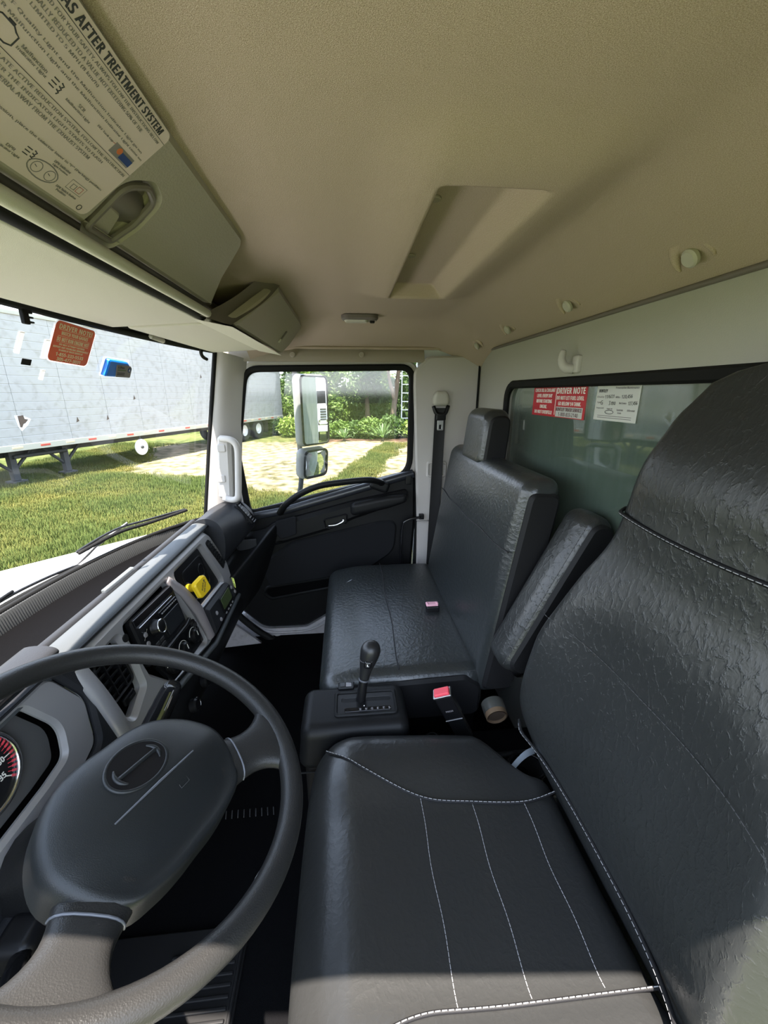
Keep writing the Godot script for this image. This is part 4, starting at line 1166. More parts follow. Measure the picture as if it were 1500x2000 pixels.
	outline.call([[-0.009, 0.004], [-0.006, 0.006], [0.003, 0.006], [0.006, 0.004], [0.009, 0.003], [0.009, -0.004], [0.005, -0.006], [-0.004, -0.006], [-0.007, -0.002], [-0.009, -0.002]], true, Vector2(-0.052, 0.0120), M.ink, 0.0006)
	outline.call([[-0.002, 0.007], [0.003, 0.007]], false, Vector2(-0.052, 0.0120), M.ink, 0.0008)
	for at in [Vector2(-0.006, 0.0120), Vector2(0.018, -0.0400)]:
		for k in 3: outline.call([[-0.005, 0.003 - 0.003 * k], [0.000, 0.003 - 0.003 * k]], false, at, M.ink, 0.0005)
		for k in 3: outline.call([[0.002, 0.004 - 0.003 * k], [0.005, 0.003 - 0.003 * k], [0.004, 0.001 - 0.003 * k]], false, at, M.ink, 0.0006)
	part("drawing", slab(Vector3(0.030, 0.011, 0.0002), Vector3(0.082, 0.0110, 0), 0.0001), M.ink_grey, lab, LT.call(0, 0))
	part("drawing", slab(Vector3(0.017, 0.0065, 0.0003), Vector3(0.0885, 0.0105, 0.0002), 0.0001), M.ink_blue, lab, LT.call(0, 0))
	part("drawing", disc(0.0032, 0.0003, 0.0001), M.ink_orange, lab, LT.call(0.0765, 0.0125))
	outline.call([[0.064, 0.0140], [0.071, 0.0150], [0.0755, 0.0135]], false, Vector2.ZERO, M.ink_red, 0.0003)
	var oval := []
	for k in 20: oval.append([0.016 * cos(TAU * k / 20), 0.008 * sin(TAU * k / 20)])
	outline.call(oval, true, Vector2(0.038, -0.0460), M.ink_grey, 0.0006)
	for s in [-0.007, 0.008]:
		var c := []
		for k in 14: c.append([s + 0.005 * cos(TAU * k / 14), 0.005 * sin(TAU * k / 14)])
		outline.call(c, true, Vector2(0.038, -0.0460), M.ink_grey, 0.0004)
		outline.call([[s - 0.003, 0.001], [s, 0.0]], false, Vector2(0.038, -0.0460), M.ink, 0.0003)
	outline.call([[-0.010, -0.005], [-0.010, 0.005], [0.010, 0.005], [0.010, -0.005]], true, Vector2(0.075, -0.0405), M.ink_grey, 0.0003)
	outline.call([[-0.006, -0.003], [-0.006, 0.002], [-0.001, 0.002], [-0.001, -0.003]], true, Vector2(0.075, -0.0405), M.ink_grey, 0.0005)
	outline.call([[0.001, -0.003], [0.001, 0.003], [0.007, 0.003], [0.007, -0.003]], true, Vector2(0.075, -0.0405), M.ink_red, 0.0004)
	part("drawing", plate(rrect(0.006, 0.006, 0.0028, 5), [rrect(0.0046, 0.0046, 0.002, 5)], 0.0003, 0.0001, 0.05), M.ink, lab, LT.call(0.094, -0.054))

	# passenger side locker
	var q := thing("overhead_locker", Vector3(-0.25, 0.14, -1.3), "smaller olive overhead locker above the passenger door corner", "locker")
	var s2 := Vector3(-0.150 + 0.240, 0.240 - 0.138, 0).normalized()
	var f2 := Basis(Vector3(0, 0, -1), s2, Vector3(0, 0, -1).cross(s2))
	var m2 := Vector3(-0.195, 0.189, 0)
	var hl2 := Vector2(0.09, 0.102).length()
	part("lid", plate(rpoly([[Vector2(0.950, -hl2 / 2), 0.008], [Vector2(1.600, -hl2 / 2), 0.008], [Vector2(1.628, -0.02), 0.02], [Vector2(1.600, hl2 / 2), 0.012], [Vector2(1.075, hl2 / 2), 0.012], [Vector2(1.010, 0.0), 0.05]], 6), [], 0.022, 0.009, 0.015), M.overhead, q, Transform3D(f2, m2 - f2.z * 0.020))
	part("handle_slot", rbox(Vector3(0.012, 0.040, 0.006), 0.005, Vector3i(1, 1, 1), 3), M.overhead_dark, q, Transform3D(f2 * Basis(Vector3.BACK, 0.25), m2 + f2.z * 0.003 + Vector3(0, 0, -1.43) + f2.y * -0.012))
	part("handle_tip", rbox(Vector3(0.010, 0.014, 0.006), 0.004, Vector3i(1, 1, 1), 3), M.overhead_light, q, Transform3D(f2, m2 + f2.z * 0.005 + Vector3(0, 0, -1.418) + f2.y * -0.030))
	var side := MB.new()   # moulded near end of the locker
	side = grid(func(u, v):
		var e := Vector3(-0.150, 0.244, 0).lerp(Vector3(-0.240, 0.138, 0), v) + Vector3(0.010, 0.006, 0) * sin(v * PI)
		var back := Vector3(-0.190, 0.252, 0).lerp(Vector3(-0.290, 0.150, 0), v)
		var z := lerpf(-1.068, -0.942, v)
		var p := e.lerp(back, u)
		p.z = z - 0.02 * sin(v * PI) + 0.035 * pow(u, 2.0)
		return p, 10, 14)
	part("end_panel", side, M.overhead_dark, q)
	part("under_panel", grid(func(u, v): return Vector3(lerpf(-0.238, -0.32, u), lerpf(0.135, 0.150, u), lerpf(-0.945, -1.62, v)), 3, 8), M.overhead_light, q)

	# visors folded up against the header
	for k in 2:
		var z0 := -0.10 if k == 0 else -1.040; var z1 := -1.028 if k == 0 else -1.62
		var v := thing("sun_visor", Vector3(-0.43, 0.145, (z0 + z1) / 2), "long pale sun visor folded up over the steering wheel" if k == 0 else "short pale sun visor folded up on the passenger side", "sun visor", "sun visors along the windscreen header")
		var b := rbox(Vector3(0.222 if k == 0 else 0.205, 0.016, absf(z1 - z0)), 0.007, Vector3i(6, 1, 12), 3)
		b.bend(func(p): return Vector3(p.x + (0.02 * pow(p.z / 0.55, 2.0) if k == 0 else 0.02 - 0.02 * p.z) * smoothstep(0.1, -0.12, p.x), p.y + 0.06 * p.x * 1.0, p.z))
		part("board", b, M.overhead_light, v, Transform3D(Basis(), Vector3(-0.428 if k == 0 else -0.410, 0.156, (z0 + z1) / 2)))
		for e in ([-0.65] if k == 0 else [-1.22]):
			part("pivot", tube([Vector3(-0.515, 0.142, e - 0.045), Vector3(-0.505, 0.142, e + 0.045)], 0.007, 8), M.overhead_dark if k == 0 else M.cream, v)
	struct("trim_6", slab(Vector3(0.26, 0.02, 1.56), Vector3(-0.42, 0.186, -0.875), 0.006), M.overhead_dark, "dark header board behind the sun visors")

	# dome lamp, switched off
	var l := thing("dome_lamp", Vector3(0.052, 0.235, -1.452), "small oval ceiling lamp above the passenger side, switched off", "lamp")
	var lt := Transform3D(Basis(Vector3(1, 0, 0), Vector3(0, 0, -1), Vector3(0, 1, 0)).inverse(), Vector3(0.052, 0.248, -1.455))
	lt.basis = Basis(Vector3(1, 0, 0), Vector3(0, 0, 1), Vector3(0, -1, 0))
	part("lamp_base", plate(rrect(0.124, 0.056, 0.026, 7), [], 0.016, 0.006, 0.03), M.overhead_dark, l, lt)
	part("lamp_lens", plate(rrect(0.080, 0.040, 0.014, 6, Vector2(-0.012, 0)), [], 0.021, 0.005, 0.03), M.lens, l, lt)
	part("lamp_switch", slab(Vector3(0.016, 0.012, 0.010), Vector3(0.042, 0, 0.018), 0.003), M.rubber, l, lt)

	# coat hook on the rear wall
	var h := thing("coat_hook", Vector3(XR, 0.06, -0.965), "small grey coat hook on the rear wall above the stickers", "hook")
	part("hook_plate", rbox(Vector3(0.014, 0.040, 0.026), 0.005, Vector3i(1, 2, 1), 3), M.trim, h, Transform3D(Basis(), Vector3(XR - 0.004, 0.066, -0.958)))
	part("hook_arm", tube(spline([Vector3(XR - 0.006, 0.056, -0.968), Vector3(XR - 0.026, 0.060, -0.972), Vector3(XR - 0.034, 0.078, -0.976), Vector3(XR - 0.030, 0.098, -0.978)], 5), [0.012, 0.012, 0.012, 0.012, 0.012, 0.011, 0.011, 0.010, 0.010, 0.009, 0.009, 0.008, 0.008, 0.008, 0.007, 0.006], 10), M.trim, h)
# ---------------------------------------------------------------- dashboard
func loft(sections: Array, sub := 1) -> MB:
	var rows := []
	for s in sections: rows.append(spline(s, sub) if sub > 1 else s)
	var b := MB.new()
	var n: int = rows[0].size()
	for i in rows.size():
		for j in n: b.add(rows[i][j], Vector2(float(i) / rows.size(), float(j) / n))
	for i in rows.size() - 1:
		for j in n - 1: b.quad(i * n + j, i * n + j + 1, (i + 1) * n + j + 1, (i + 1) * n + j)
	return b

func sec(z: float, pts: Array) -> Array:
	var o := []
	for p in pts: o.append(Vector3(p[0], p[1], z))
	return o

func vent(parent: Node3D, T: Transform3D, w: float, h: float, slats: int, upright: bool, called := "air_vent") -> void:
	var v := part(called, plate(rrect(w, h, minf(w, h) * 0.16, 4), [rrect(w * 0.88, h * 0.88, minf(w, h) * 0.12, 4)], 0.010, 0.003, 0.02), M.black, parent, T)
	part("vent_back", plate(rrect(w * 0.9, h * 0.9, minf(w, h) * 0.1, 3), [], 0.001, 0.0003, 0.05), M.rubber, v, T * Transform3D(Basis(), Vector3(0, 0, -0.012)))
	for k in slats:
		var f := (k + 0.5) / slats - 0.5
		if upright: part("slat", slab(Vector3(w * 0.9 / slats * 0.35, h * 0.88, 0.014), Vector3(f * w * 0.86, 0, 0.0), 0.001), M.black_smooth, v, T)
		else: part("slat", slab(Vector3(w * 0.88, h * 0.9 / slats * 0.35, 0.014), Vector3(0, f * h * 0.86, 0.0), 0.001), M.black_smooth, v, T)

func build_dash() -> void:
	var up := Vector3(-0.2334, 0.9724, 0)
	var FB := Basis(Vector3(0, 0, -1), up, Vector3(0, 0, -1).cross(up))
	var FT := Transform3D(FB, Vector3(-0.50, -0.455, 0))   # plane of the dash face: x = distance to the passenger side, y up the face
	var at := func(x: float, y: float, out := 0.0) -> Transform3D: return FT * Transform3D(Basis(), Vector3(x, y, out))

	var d := thing("dashboard", Vector3(-0.5, -0.9, -0.8), "grey and black dashboard with a silver centre panel", "dashboard")
	# long grey top strip, dark ledge behind it, ribbed defroster cowl
	var top := []
	for k in 13:
		var z := lerpf(ZD - 0.02, -1.375, k / 12.0)
		top.append(sec(z, [[-0.566, -0.520], [-0.564, -0.470], [-0.558, -0.447], [-0.540, -0.440], [-0.520, -0.442], [-0.505, -0.447], [-0.500, -0.456]]))
	part("top_pad", loft(top, 3), M.dash, d)
	part("front_ledge", tube([Vector3(-0.574, -0.456, ZD - 0.02), Vector3(-0.574, -0.456, -1.44)], 0.011, 8), M.dash_dark, d)
	var well := []
	for k in 21:
		var z := lerpf(ZD - 0.02, -1.62, k / 20.0)
		var q := (z + 0.82) / 0.83
		var bow := 1.0 - q * q * 0.75 - 0.25 * pow(absf(q), 6.0)
		var xb := lerpf(-0.600, -0.825, bow)
		well.append(sec(z, [[-0.560, -0.475], [lerpf(-0.560, xb, 0.35), -0.535], [lerpf(-0.560, xb, 0.8), -0.553], [xb, -0.545]]))
	part("windscreen_well", loft(well, 3), M.carpet, d)
	var cowl := []
	var ribs := 420
	for k in ribs + 1:
		var z := lerpf(ZD - 0.04, -1.585, float(k) / ribs)
		var q := (z + 0.82) / 0.83
		var bow := 1.0 - q * q * 0.75 - 0.25 * pow(absf(q), 6.0)
		var xb := lerpf(-0.608, -0.832, bow)
		var lift := 0.0022 * (k % 2)
		cowl.append(sec(z, [[xb - 0.006, -0.505], [xb + lift, -0.507 + lift], [xb + 0.008 + lift, -0.545 + lift], [xb + 0.010, -0.552]]))
	part("defroster_cowl", loft(cowl), M.cowl, d)
	part("clear_clip", slab(Vector3(0.012, 0.010, 0.13), Vector3(-0.574, -0.443, -0.945), 0.003), M.clear_clip, d)

	# silver centre panel with its openings
	var outer := rpoly([[Vector2(0.628, -0.002), 0.03], [Vector2(0.80, 0.0), 0.0], [Vector2(1.345, -0.002), 0.05], [Vector2(1.412, -0.15), 0.08], [Vector2(1.385, -0.282), 0.02], [Vector2(1.08, -0.288), 0.01], [Vector2(0.81, -0.236), 0.03], [Vector2(0.675, -0.222), 0.02], [Vector2(0.632, -0.200), 0.02], [Vector2(0.622, -0.10), 0.05]], 6)
	var vent_hole := rpoly(P2([[0.662, -0.036], [0.762, -0.036], [0.770, -0.10], [0.764, -0.165], [0.700, -0.190], [0.672, -0.150]], 0.012), 4)
	var radio_hole := rpoly(P2([[0.790, -0.030], [1.004, -0.030], [1.036, -0.15], [1.062, -0.262], [0.852, -0.225], [0.800, -0.16]], 0.010), 4)
	var knob_hole := rpoly(P2([[1.048, -0.030], [1.262, -0.030], [1.318, -0.190], [1.098, -0.178]], 0.014), 5)
	part("centre_panel", plate(outer, [vent_hole, radio_hole, knob_hole], 0.022, 0.010, 0.012), M.silver, d, at.call(0, 0, -0.018))
	part("panel_seam", tube([Vector3(-0.501, -0.451, -0.60), Vector3(-0.501, -0.451, -1.375)], 0.003, 6), M.rubber, d)
	part("panel_backing", plate(inset(dense(outer, 0.05), 0.006), [], 0.004, 0.001, 0.05), M.black_smooth, d, at.call(0, 0, -0.045))
	part("centre_bar", tube([FT * Vector3(1.006, -0.026, 0.004), FT * Vector3(1.040, -0.085, 0.012), FT * Vector3(1.066, -0.16, 0.016), FT * Vector3(1.080, -0.262, 0.012)], [0.012, 0.017, 0.019, 0.016], 12, false, 0.6, FB.z), M.silver_bar, d)
	part("side_leg", tube(spline([FT * Vector3(0.640, -0.016, 0.002), FT * Vector3(0.645, -0.08, 0.010), FT * Vector3(0.650, -0.15, 0.012), FT * Vector3(0.656, -0.205, 0.006)], 5), 0.017, 12, false, 0.7, FB.z), M.silver, d)

	# driver's side face vent
	vent(d, at.call(0.718, -0.092, -0.012) * Transform3D(Basis(Vector3.BACK, 0.0), Vector3.ZERO), 0.086, 0.096, 5, false)
	part("vent_divider", slab(Vector3(0.003, 0.084, 0.012), Vector3(0.702, -0.092, -0.008), 0.001), M.black_smooth, d, FT)
	part("vent_divider", slab(Vector3(0.003, 0.084, 0.012), Vector3(0.734, -0.092, -0.008), 0.001), M.black_smooth, d, FT)
	var vs := part("vent_switch", slab(Vector3(0.040, 0.018, 0.008), Vector3(0.728, -0.160, -0.010), 0.004), M.black, d, FT)
	part("switch_wheel", slab(Vector3(0.018, 0.008, 0.006), Vector3(0.728, -0.160, -0.004), 0.002), M.rubber, vs, FT)

	# hole of a missing plug beside the radio
	part("plug_hole", disc(0.009, 0.003, 0.001), M.rubber, d, at.call(0.778, -0.050, 0.003))

	# parking brake panel: black plate with a ring
	part("brake_panel", plate(knob_hole, [], 0.010, 0.003, 0.02), M.black_smooth, d, at.call(0, 0, -0.020))
	var ringp := []
	for k in 24: ringp.append(FT * Vector3(1.225 + 0.020 * cos(TAU * k / 24), -0.098 + 0.020 * sin(TAU * k / 24), -0.009))
	part("blank_ring", tube(ringp, 0.003, 8, true), M.black, d)
	part("panel_recess", plate(rrect(0.16, 0.105, 0.02, 5, Vector2(1.18, -0.105)), [rrect(0.150, 0.095, 0.016, 5, Vector2(1.18, -0.105))], 0.003, 0.001, 0.03), M.black, d, at.call(0, 0, -0.0105))
	# strip of slats at the panel's passenger end
	var sv := part("side_vent", plate(rpoly(P2([[1.292, -0.032], [1.326, -0.030], [1.386, -0.148], [1.352, -0.160]], 0.010), 4), [], 0.004, 0.001, 0.02), M.rubber, d, at.call(0, 0, 0.002))
	for k in 9:
		var f := (k + 0.5) / 9.0
		part("slat", slab(Vector3(0.030, 0.0045, 0.008), Vector3.ZERO, 0.001), M.black, sv, at.call(lerpf(1.310, 1.368, f), lerpf(-0.036, -0.152, f), 0.006) * Transform3D(Basis(Vector3.BACK, 0.15), Vector3.ZERO))

	# dark lower part of the dash under the panel and the passenger's side
	var low := []
	for k in 9:
		var z := lerpf(-0.62, -1.42, k / 8.0)
		var drop := lerpf(0.03, 0.0, clampf((-z - 0.62) / 0.4, 0, 1))
		low.append(sec(z, [[-0.450, -0.715 + drop], [-0.430, -0.745], [-0.424, -0.790], [-0.440, -0.840], [-0.52, -0.90], [-0.64, -0.96]]))
	part("lower_panel", loft(low, 3), M.black, d)
	part("panel_edge", tube([FT * Vector3(0.82, -0.246, 0.008), FT * Vector3(1.09, -0.296, 0.010), FT * Vector3(1.39, -0.290, 0.006)], 0.008, 8), M.dash, d)
	for k in 2:
		var kp: Transform3D = at.call(0.948 - 0.085 * k, -0.318 - 0.004 * k, 0.012)
		var kn := part("lower_knob", disc(0.017, 0.016, 0.004), M.black_smooth, d, kp)
		var arc := []
		for j in 9: arc.append(kp * Vector3(0.0175 * cos(-0.9 + 0.25 * j), 0.0175 * sin(-0.9 + 0.25 * j), 0.014))
		part("knob_mark", tube(arc, 0.0013, 6), M.chrome, kn)
	part("lower_switch", slab(Vector3(0.036, 0.024, 0.012), Vector3(0.982, -0.326, 0.014), 0.003), M.gloss, d, FT)

	# passenger's rolled pad with its corner vent, the tray and the glovebox
	var pad := []
	for k in 9:
		var f := k / 8.0
		var z := lerpf(-1.378, -1.635, f)
		var g := smoothstep(0.0, 1.0, f)
		var a := [[-0.600, -0.520], [-0.572, -0.470], [-0.548, -0.438], [-0.505, -0.426], [-0.468, -0.445], [-0.450, -0.490], [-0.452, -0.550], [-0.468, -0.605], [-0.50, -0.62]]
		var c := [[-0.610, -0.540], [-0.590, -0.475], [-0.548, -0.445], [-0.498, -0.428], [-0.450, -0.432], [-0.412, -0.468], [-0.398, -0.516], [-0.412, -0.552], [-0.45, -0.565]]
		var r := []
		for j in 9: r.append([lerpf(a[j][0], c[j][0], g), lerpf(a[j][1], c[j][1], g)])
		pad.append(sec(z, r))
	part("passenger_pad", loft(pad, 4), M.dash_dark, d)
	part("pad_end", grid(func(u, v):
		var r: Array = spline(pad[0], 4)
		var p: Vector3 = r[roundi(u * (r.size() - 1))]
		return p.lerp(Vector3(-0.52, -0.53, p.z), v), 32, 4), M.dash_dark, d)
	var vb := basis_of(Vector3(0, 0, -1), Vector3(-0.60, 0.80, 0))
	vent(d, Transform3D(vb, Vector3(-0.424, -0.470, -1.585)), 0.052, 0.105, 7, false, "corner_vent")
	var tray := []
	for k in 7:
		var f := k / 6.0
		var z := lerpf(-1.37, -1.655, f)
		var a := [[-0.50, -0.60], [-0.490, -0.655], [-0.462, -0.662], [-0.440, -0.652], [-0.430, -0.665], [-0.432, -0.720], [-0.46, -0.86], [-0.56, -0.98]]
		var c := [[-0.44, -0.545], [-0.430, -0.575], [-0.360, -0.560], [-0.326, -0.545], [-0.312, -0.555], [-0.330, -0.640], [-0.42, -0.86], [-0.54, -0.98]]
		var r := []
		for j in 8: r.append([lerpf(a[j][0], c[j][0], f), lerpf(a[j][1], c[j][1], f)])
		tray.append(sec(z, r))
	part("tray_and_glovebox", loft(tray, 3), M.black, d)
	part("tray_divider", slab(Vector3(0.075, 0.05, 0.008), Vector3(-0.415, -0.590, -1.535), 0.003), M.dash_dark, d)

	# cluster surround on the driver's side
	var hood := []
	for k in 9:
		var z := lerpf(ZD - 0.02, -0.640, k / 8.0)
		hood.append(sec(z, [[-0.60, -0.470], [-0.575, -0.428], [-0.550, -0.420], [-0.522, -0.423], [-0.512, -0.432], [-0.520, -0.445]]))
	part("cluster_hood", loft(hood, 3), M.dash_dark, d)
	var CT := Transform3D(FB, Vector3(-0.494, -0.455, 0))
	var bez_out := rpoly([[Vector2(0.03, 0.018), 0.01], [Vector2(0.592, 0.012), 0.03], [Vector2(0.630, -0.07), 0.05], [Vector2(0.606, -0.150), 0.03], [Vector2(0.54, -0.166), 0.03], [Vector2(0.03, -0.166), 0.03]], 6)
	var bez_in := rpoly([[Vector2(0.09, 0.010), 0.01], [Vector2(0.530, 0.006), 0.03], [Vector2(0.566, -0.07), 0.05], [Vector2(0.548, -0.116), 0.02], [Vector2(0.50, -0.120), 0.02], [Vector2(0.09, -0.120), 0.02]], 6)
	part("cluster_surround", plate(rpoly([[Vector2(0.0, 0.022), 0.01], [Vector2(0.63, 0.020), 0.04], [Vector2(0.662, -0.08), 0.05], [Vector2(0.668, -0.215), 0.03], [Vector2(0.0, -0.215), 0.02]], 5), [bez_out], 0.012, 0.006, 0.02), M.dash_dark, d, CT * Transform3D(Basis(), Vector3(0, 0, -0.008)))
	part("cluster_bezel", plate(bez_out, [bez_in], 0.010, 0.006, 0.02), M.silver, d, CT * Transform3D(Basis(), Vector3(0, 0, -0.014)))
	part("cluster_floor", plate(bez_in, [], 0.002, 0.0005, 0.05), M.cluster_floor, d, CT * Transform3D(Basis(), Vector3(0, 0, -0.030)))
	part("column_cover_edge", tube(spline([Vector3(-0.452, -0.668, -0.66), Vector3(-0.450, -0.660, -0.60), Vector3(-0.446, -0.650, -0.54), Vector3(-0.44, -0.645, -0.40), Vector3(-0.44, -0.645, 0.06)], 5), 0.014, 10), M.dash_dark, d)
	part("knee_panel", loft([sec(ZD - 0.02, [[-0.45, -0.65], [-0.44, -0.74], [-0.50, -0.90], [-0.62, -0.98]]), sec(-0.65, [[-0.45, -0.65], [-0.44, -0.74], [-0.50, -0.90], [-0.62, -0.98]])], 3), M.black, d)

	build_gauges(CT)
	build_radio(FT)

	# yellow parking brake knob
	var y := thing("parking_brake_knob", FT * Vector3(1.13, -0.10, 0.0), "square yellow push-pull parking brake knob on the dash", "knob")
	var lean := FB * Basis(Vector3.UP, -0.30)
	part("stem", lathe([Vector2(0.0, 0.0), Vector2(0.012, 0.0), Vector2(0.0125, 0.004), Vector2(0.0115, 0.045), Vector2(0.015, 0.052), Vector2(0.0, 0.052)], 20), M.yellow, y, Transform3D(Basis(lean.x, lean.z, -lean.y), FT * Vector3(1.102, -0.100, -0.010)))
	var kt := Transform3D(lean * Basis(Vector3.BACK, 0.12), FT * Vector3(1.102, -0.100, -0.010) + lean.z * 0.048)
	part("knob_face", plate(rrect(0.054, 0.054, 0.012, 5), [], 0.013, 0.004, 0.05), M.yellow, y, kt)
	words("PUSH", 0.022, 0.005, M.ink, y, kt * Transform3D(Basis(Vector3.BACK, 0.8), Vector3(-0.004, 0.002, 0.0135)))
	words("PARK BRAKE", 0.030, 0.004, M.ink, y, kt * Transform3D(Basis(Vector3.BACK, 0.8), Vector3(0.003, -0.004, 0.0135)))
	words("P", 0.006, 0.008, M.ink, y, kt * Transform3D(Basis(), Vector3(0.011, 0.012, 0.0135)))
	part("stem_collar", lathe([Vector2(0.014, 0.0), Vector2(0.017, 0.0), Vector2(0.017, 0.006), Vector2(0.014, 0.006)], 20), M.black, y, Transform3D(Basis(lean.x, lean.z, -lean.y), FT * Vector3(1.102, -0.100, -0.011)))

	# heater control with a green-grey display
	var c := thing("climate_control", FT * Vector3(1.22, -0.232, 0.0), "black control unit with a green display below the yellow knob", "control unit")
	part("unit_body", plate(rpoly([[Vector2(1.108, -0.184), 0.012], [Vector2(1.318, -0.196), 0.02], [Vector2(1.362, -0.268), 0.02], [Vector2(1.096, -0.278), 0.012]], 5), [], 0.026, 0.010, 0.015), M.dash_dark, c, at.call(0, 0, -0.006))
	part("display_frame", plate(rrect(0.104, 0.056, 0.005, 3, Vector2(1.245, -0.229)), [], 0.003, 0.001, 0.03), M.black_smooth, c, at.call(0, 0, 0.020))
	part("display", plate(rrect(0.088, 0.040, 0.003, 3, Vector2(1.246, -0.226)), [], 0.002, 0.0005, 0.03), M.lcd, c, at.call(0, 0, 0.0225))
	for k in 4: part("button", slab(Vector3(0.010, 0.005, 0.003), Vector3(1.212 + 0.024 * k, -0.262, 0.021), 0.001), M.button, c, FT)
	for p in [Vector2(1.318, -0.222), Vector2(1.334, -0.248), Vector2(1.150, -0.225), Vector2(1.160, -0.255)]: part("button", disc(0.0065, 0.005, 0.002), M.button, c, at.call(p.x, p.y, 0.019))

func build_gauges(CT: Transform3D) -> void:
	var g := thing("tachometer", CT * Vector3(0.452, -0.04, -0.026), "round black tachometer with red marks at the left edge of the dash", "gauge")
	var T := CT * Transform3D(Basis(), Vector3(0.452, -0.040, -0.026))
	var r := 0.056
	part("dial", disc(r, 0.004, 0.001, 40), M.gloss_dial, g, T)
	var ring := []
	for k in 40: ring.append(T * Vector3(cos(TAU * k / 40) * r, sin(TAU * k / 40) * r, 0.006))
	part("dial_ring", tube(ring, 0.004, 8, true), M.chrome, g)
	for k in 36:
		var a := deg_to_rad(225.0 - 270.0 * k / 35.0)
		var big := k % 5 == 0
		var red := k > 21
		part("tick", slab(Vector3(0.010 if big else 0.006, 0.0016 if big else 0.0010, 0.0006), Vector3(r - 0.013, 0, 0.0048), 0.0003), M.red if red and not big else M.ink_white, g, T * Transform3D(Basis(Vector3.BACK, a), Vector3.ZERO))
		if red: part("red_mark", slab(Vector3(0.006, 0.0034, 0.0006), Vector3(r - 0.007, 0, 0.0048), 0.0003), M.red, g, T * Transform3D(Basis(Vector3.BACK, a), Vector3.ZERO))
		if big: words(str(k), 0.010 if k > 5 else 0.005, 0.0085, M.ink_white, g, T * Transform3D(Basis(), Vector3(cos(a) * (r - 0.024), sin(a) * (r - 0.024), 0.0048)), true, "numeral")
	part("needle", slab(Vector3(0.045, 0.003, 0.002), Vector3(0.018, 0, 0.008), 0.0008), M.red, g, T * Transform3D(Basis(Vector3.BACK, deg_to_rad(225)), Vector3.ZERO))
	var s := thing("speedometer", CT * Vector3(0.27, -0.045, -0.026), "round black speedometer left of the tachometer, outside the picture", "gauge")
	part("dial", disc(r, 0.004, 0.001, 40), M.gloss_dial, s, CT * Transform3D(Basis(), Vector3(0.27, -0.045, -0.026)))

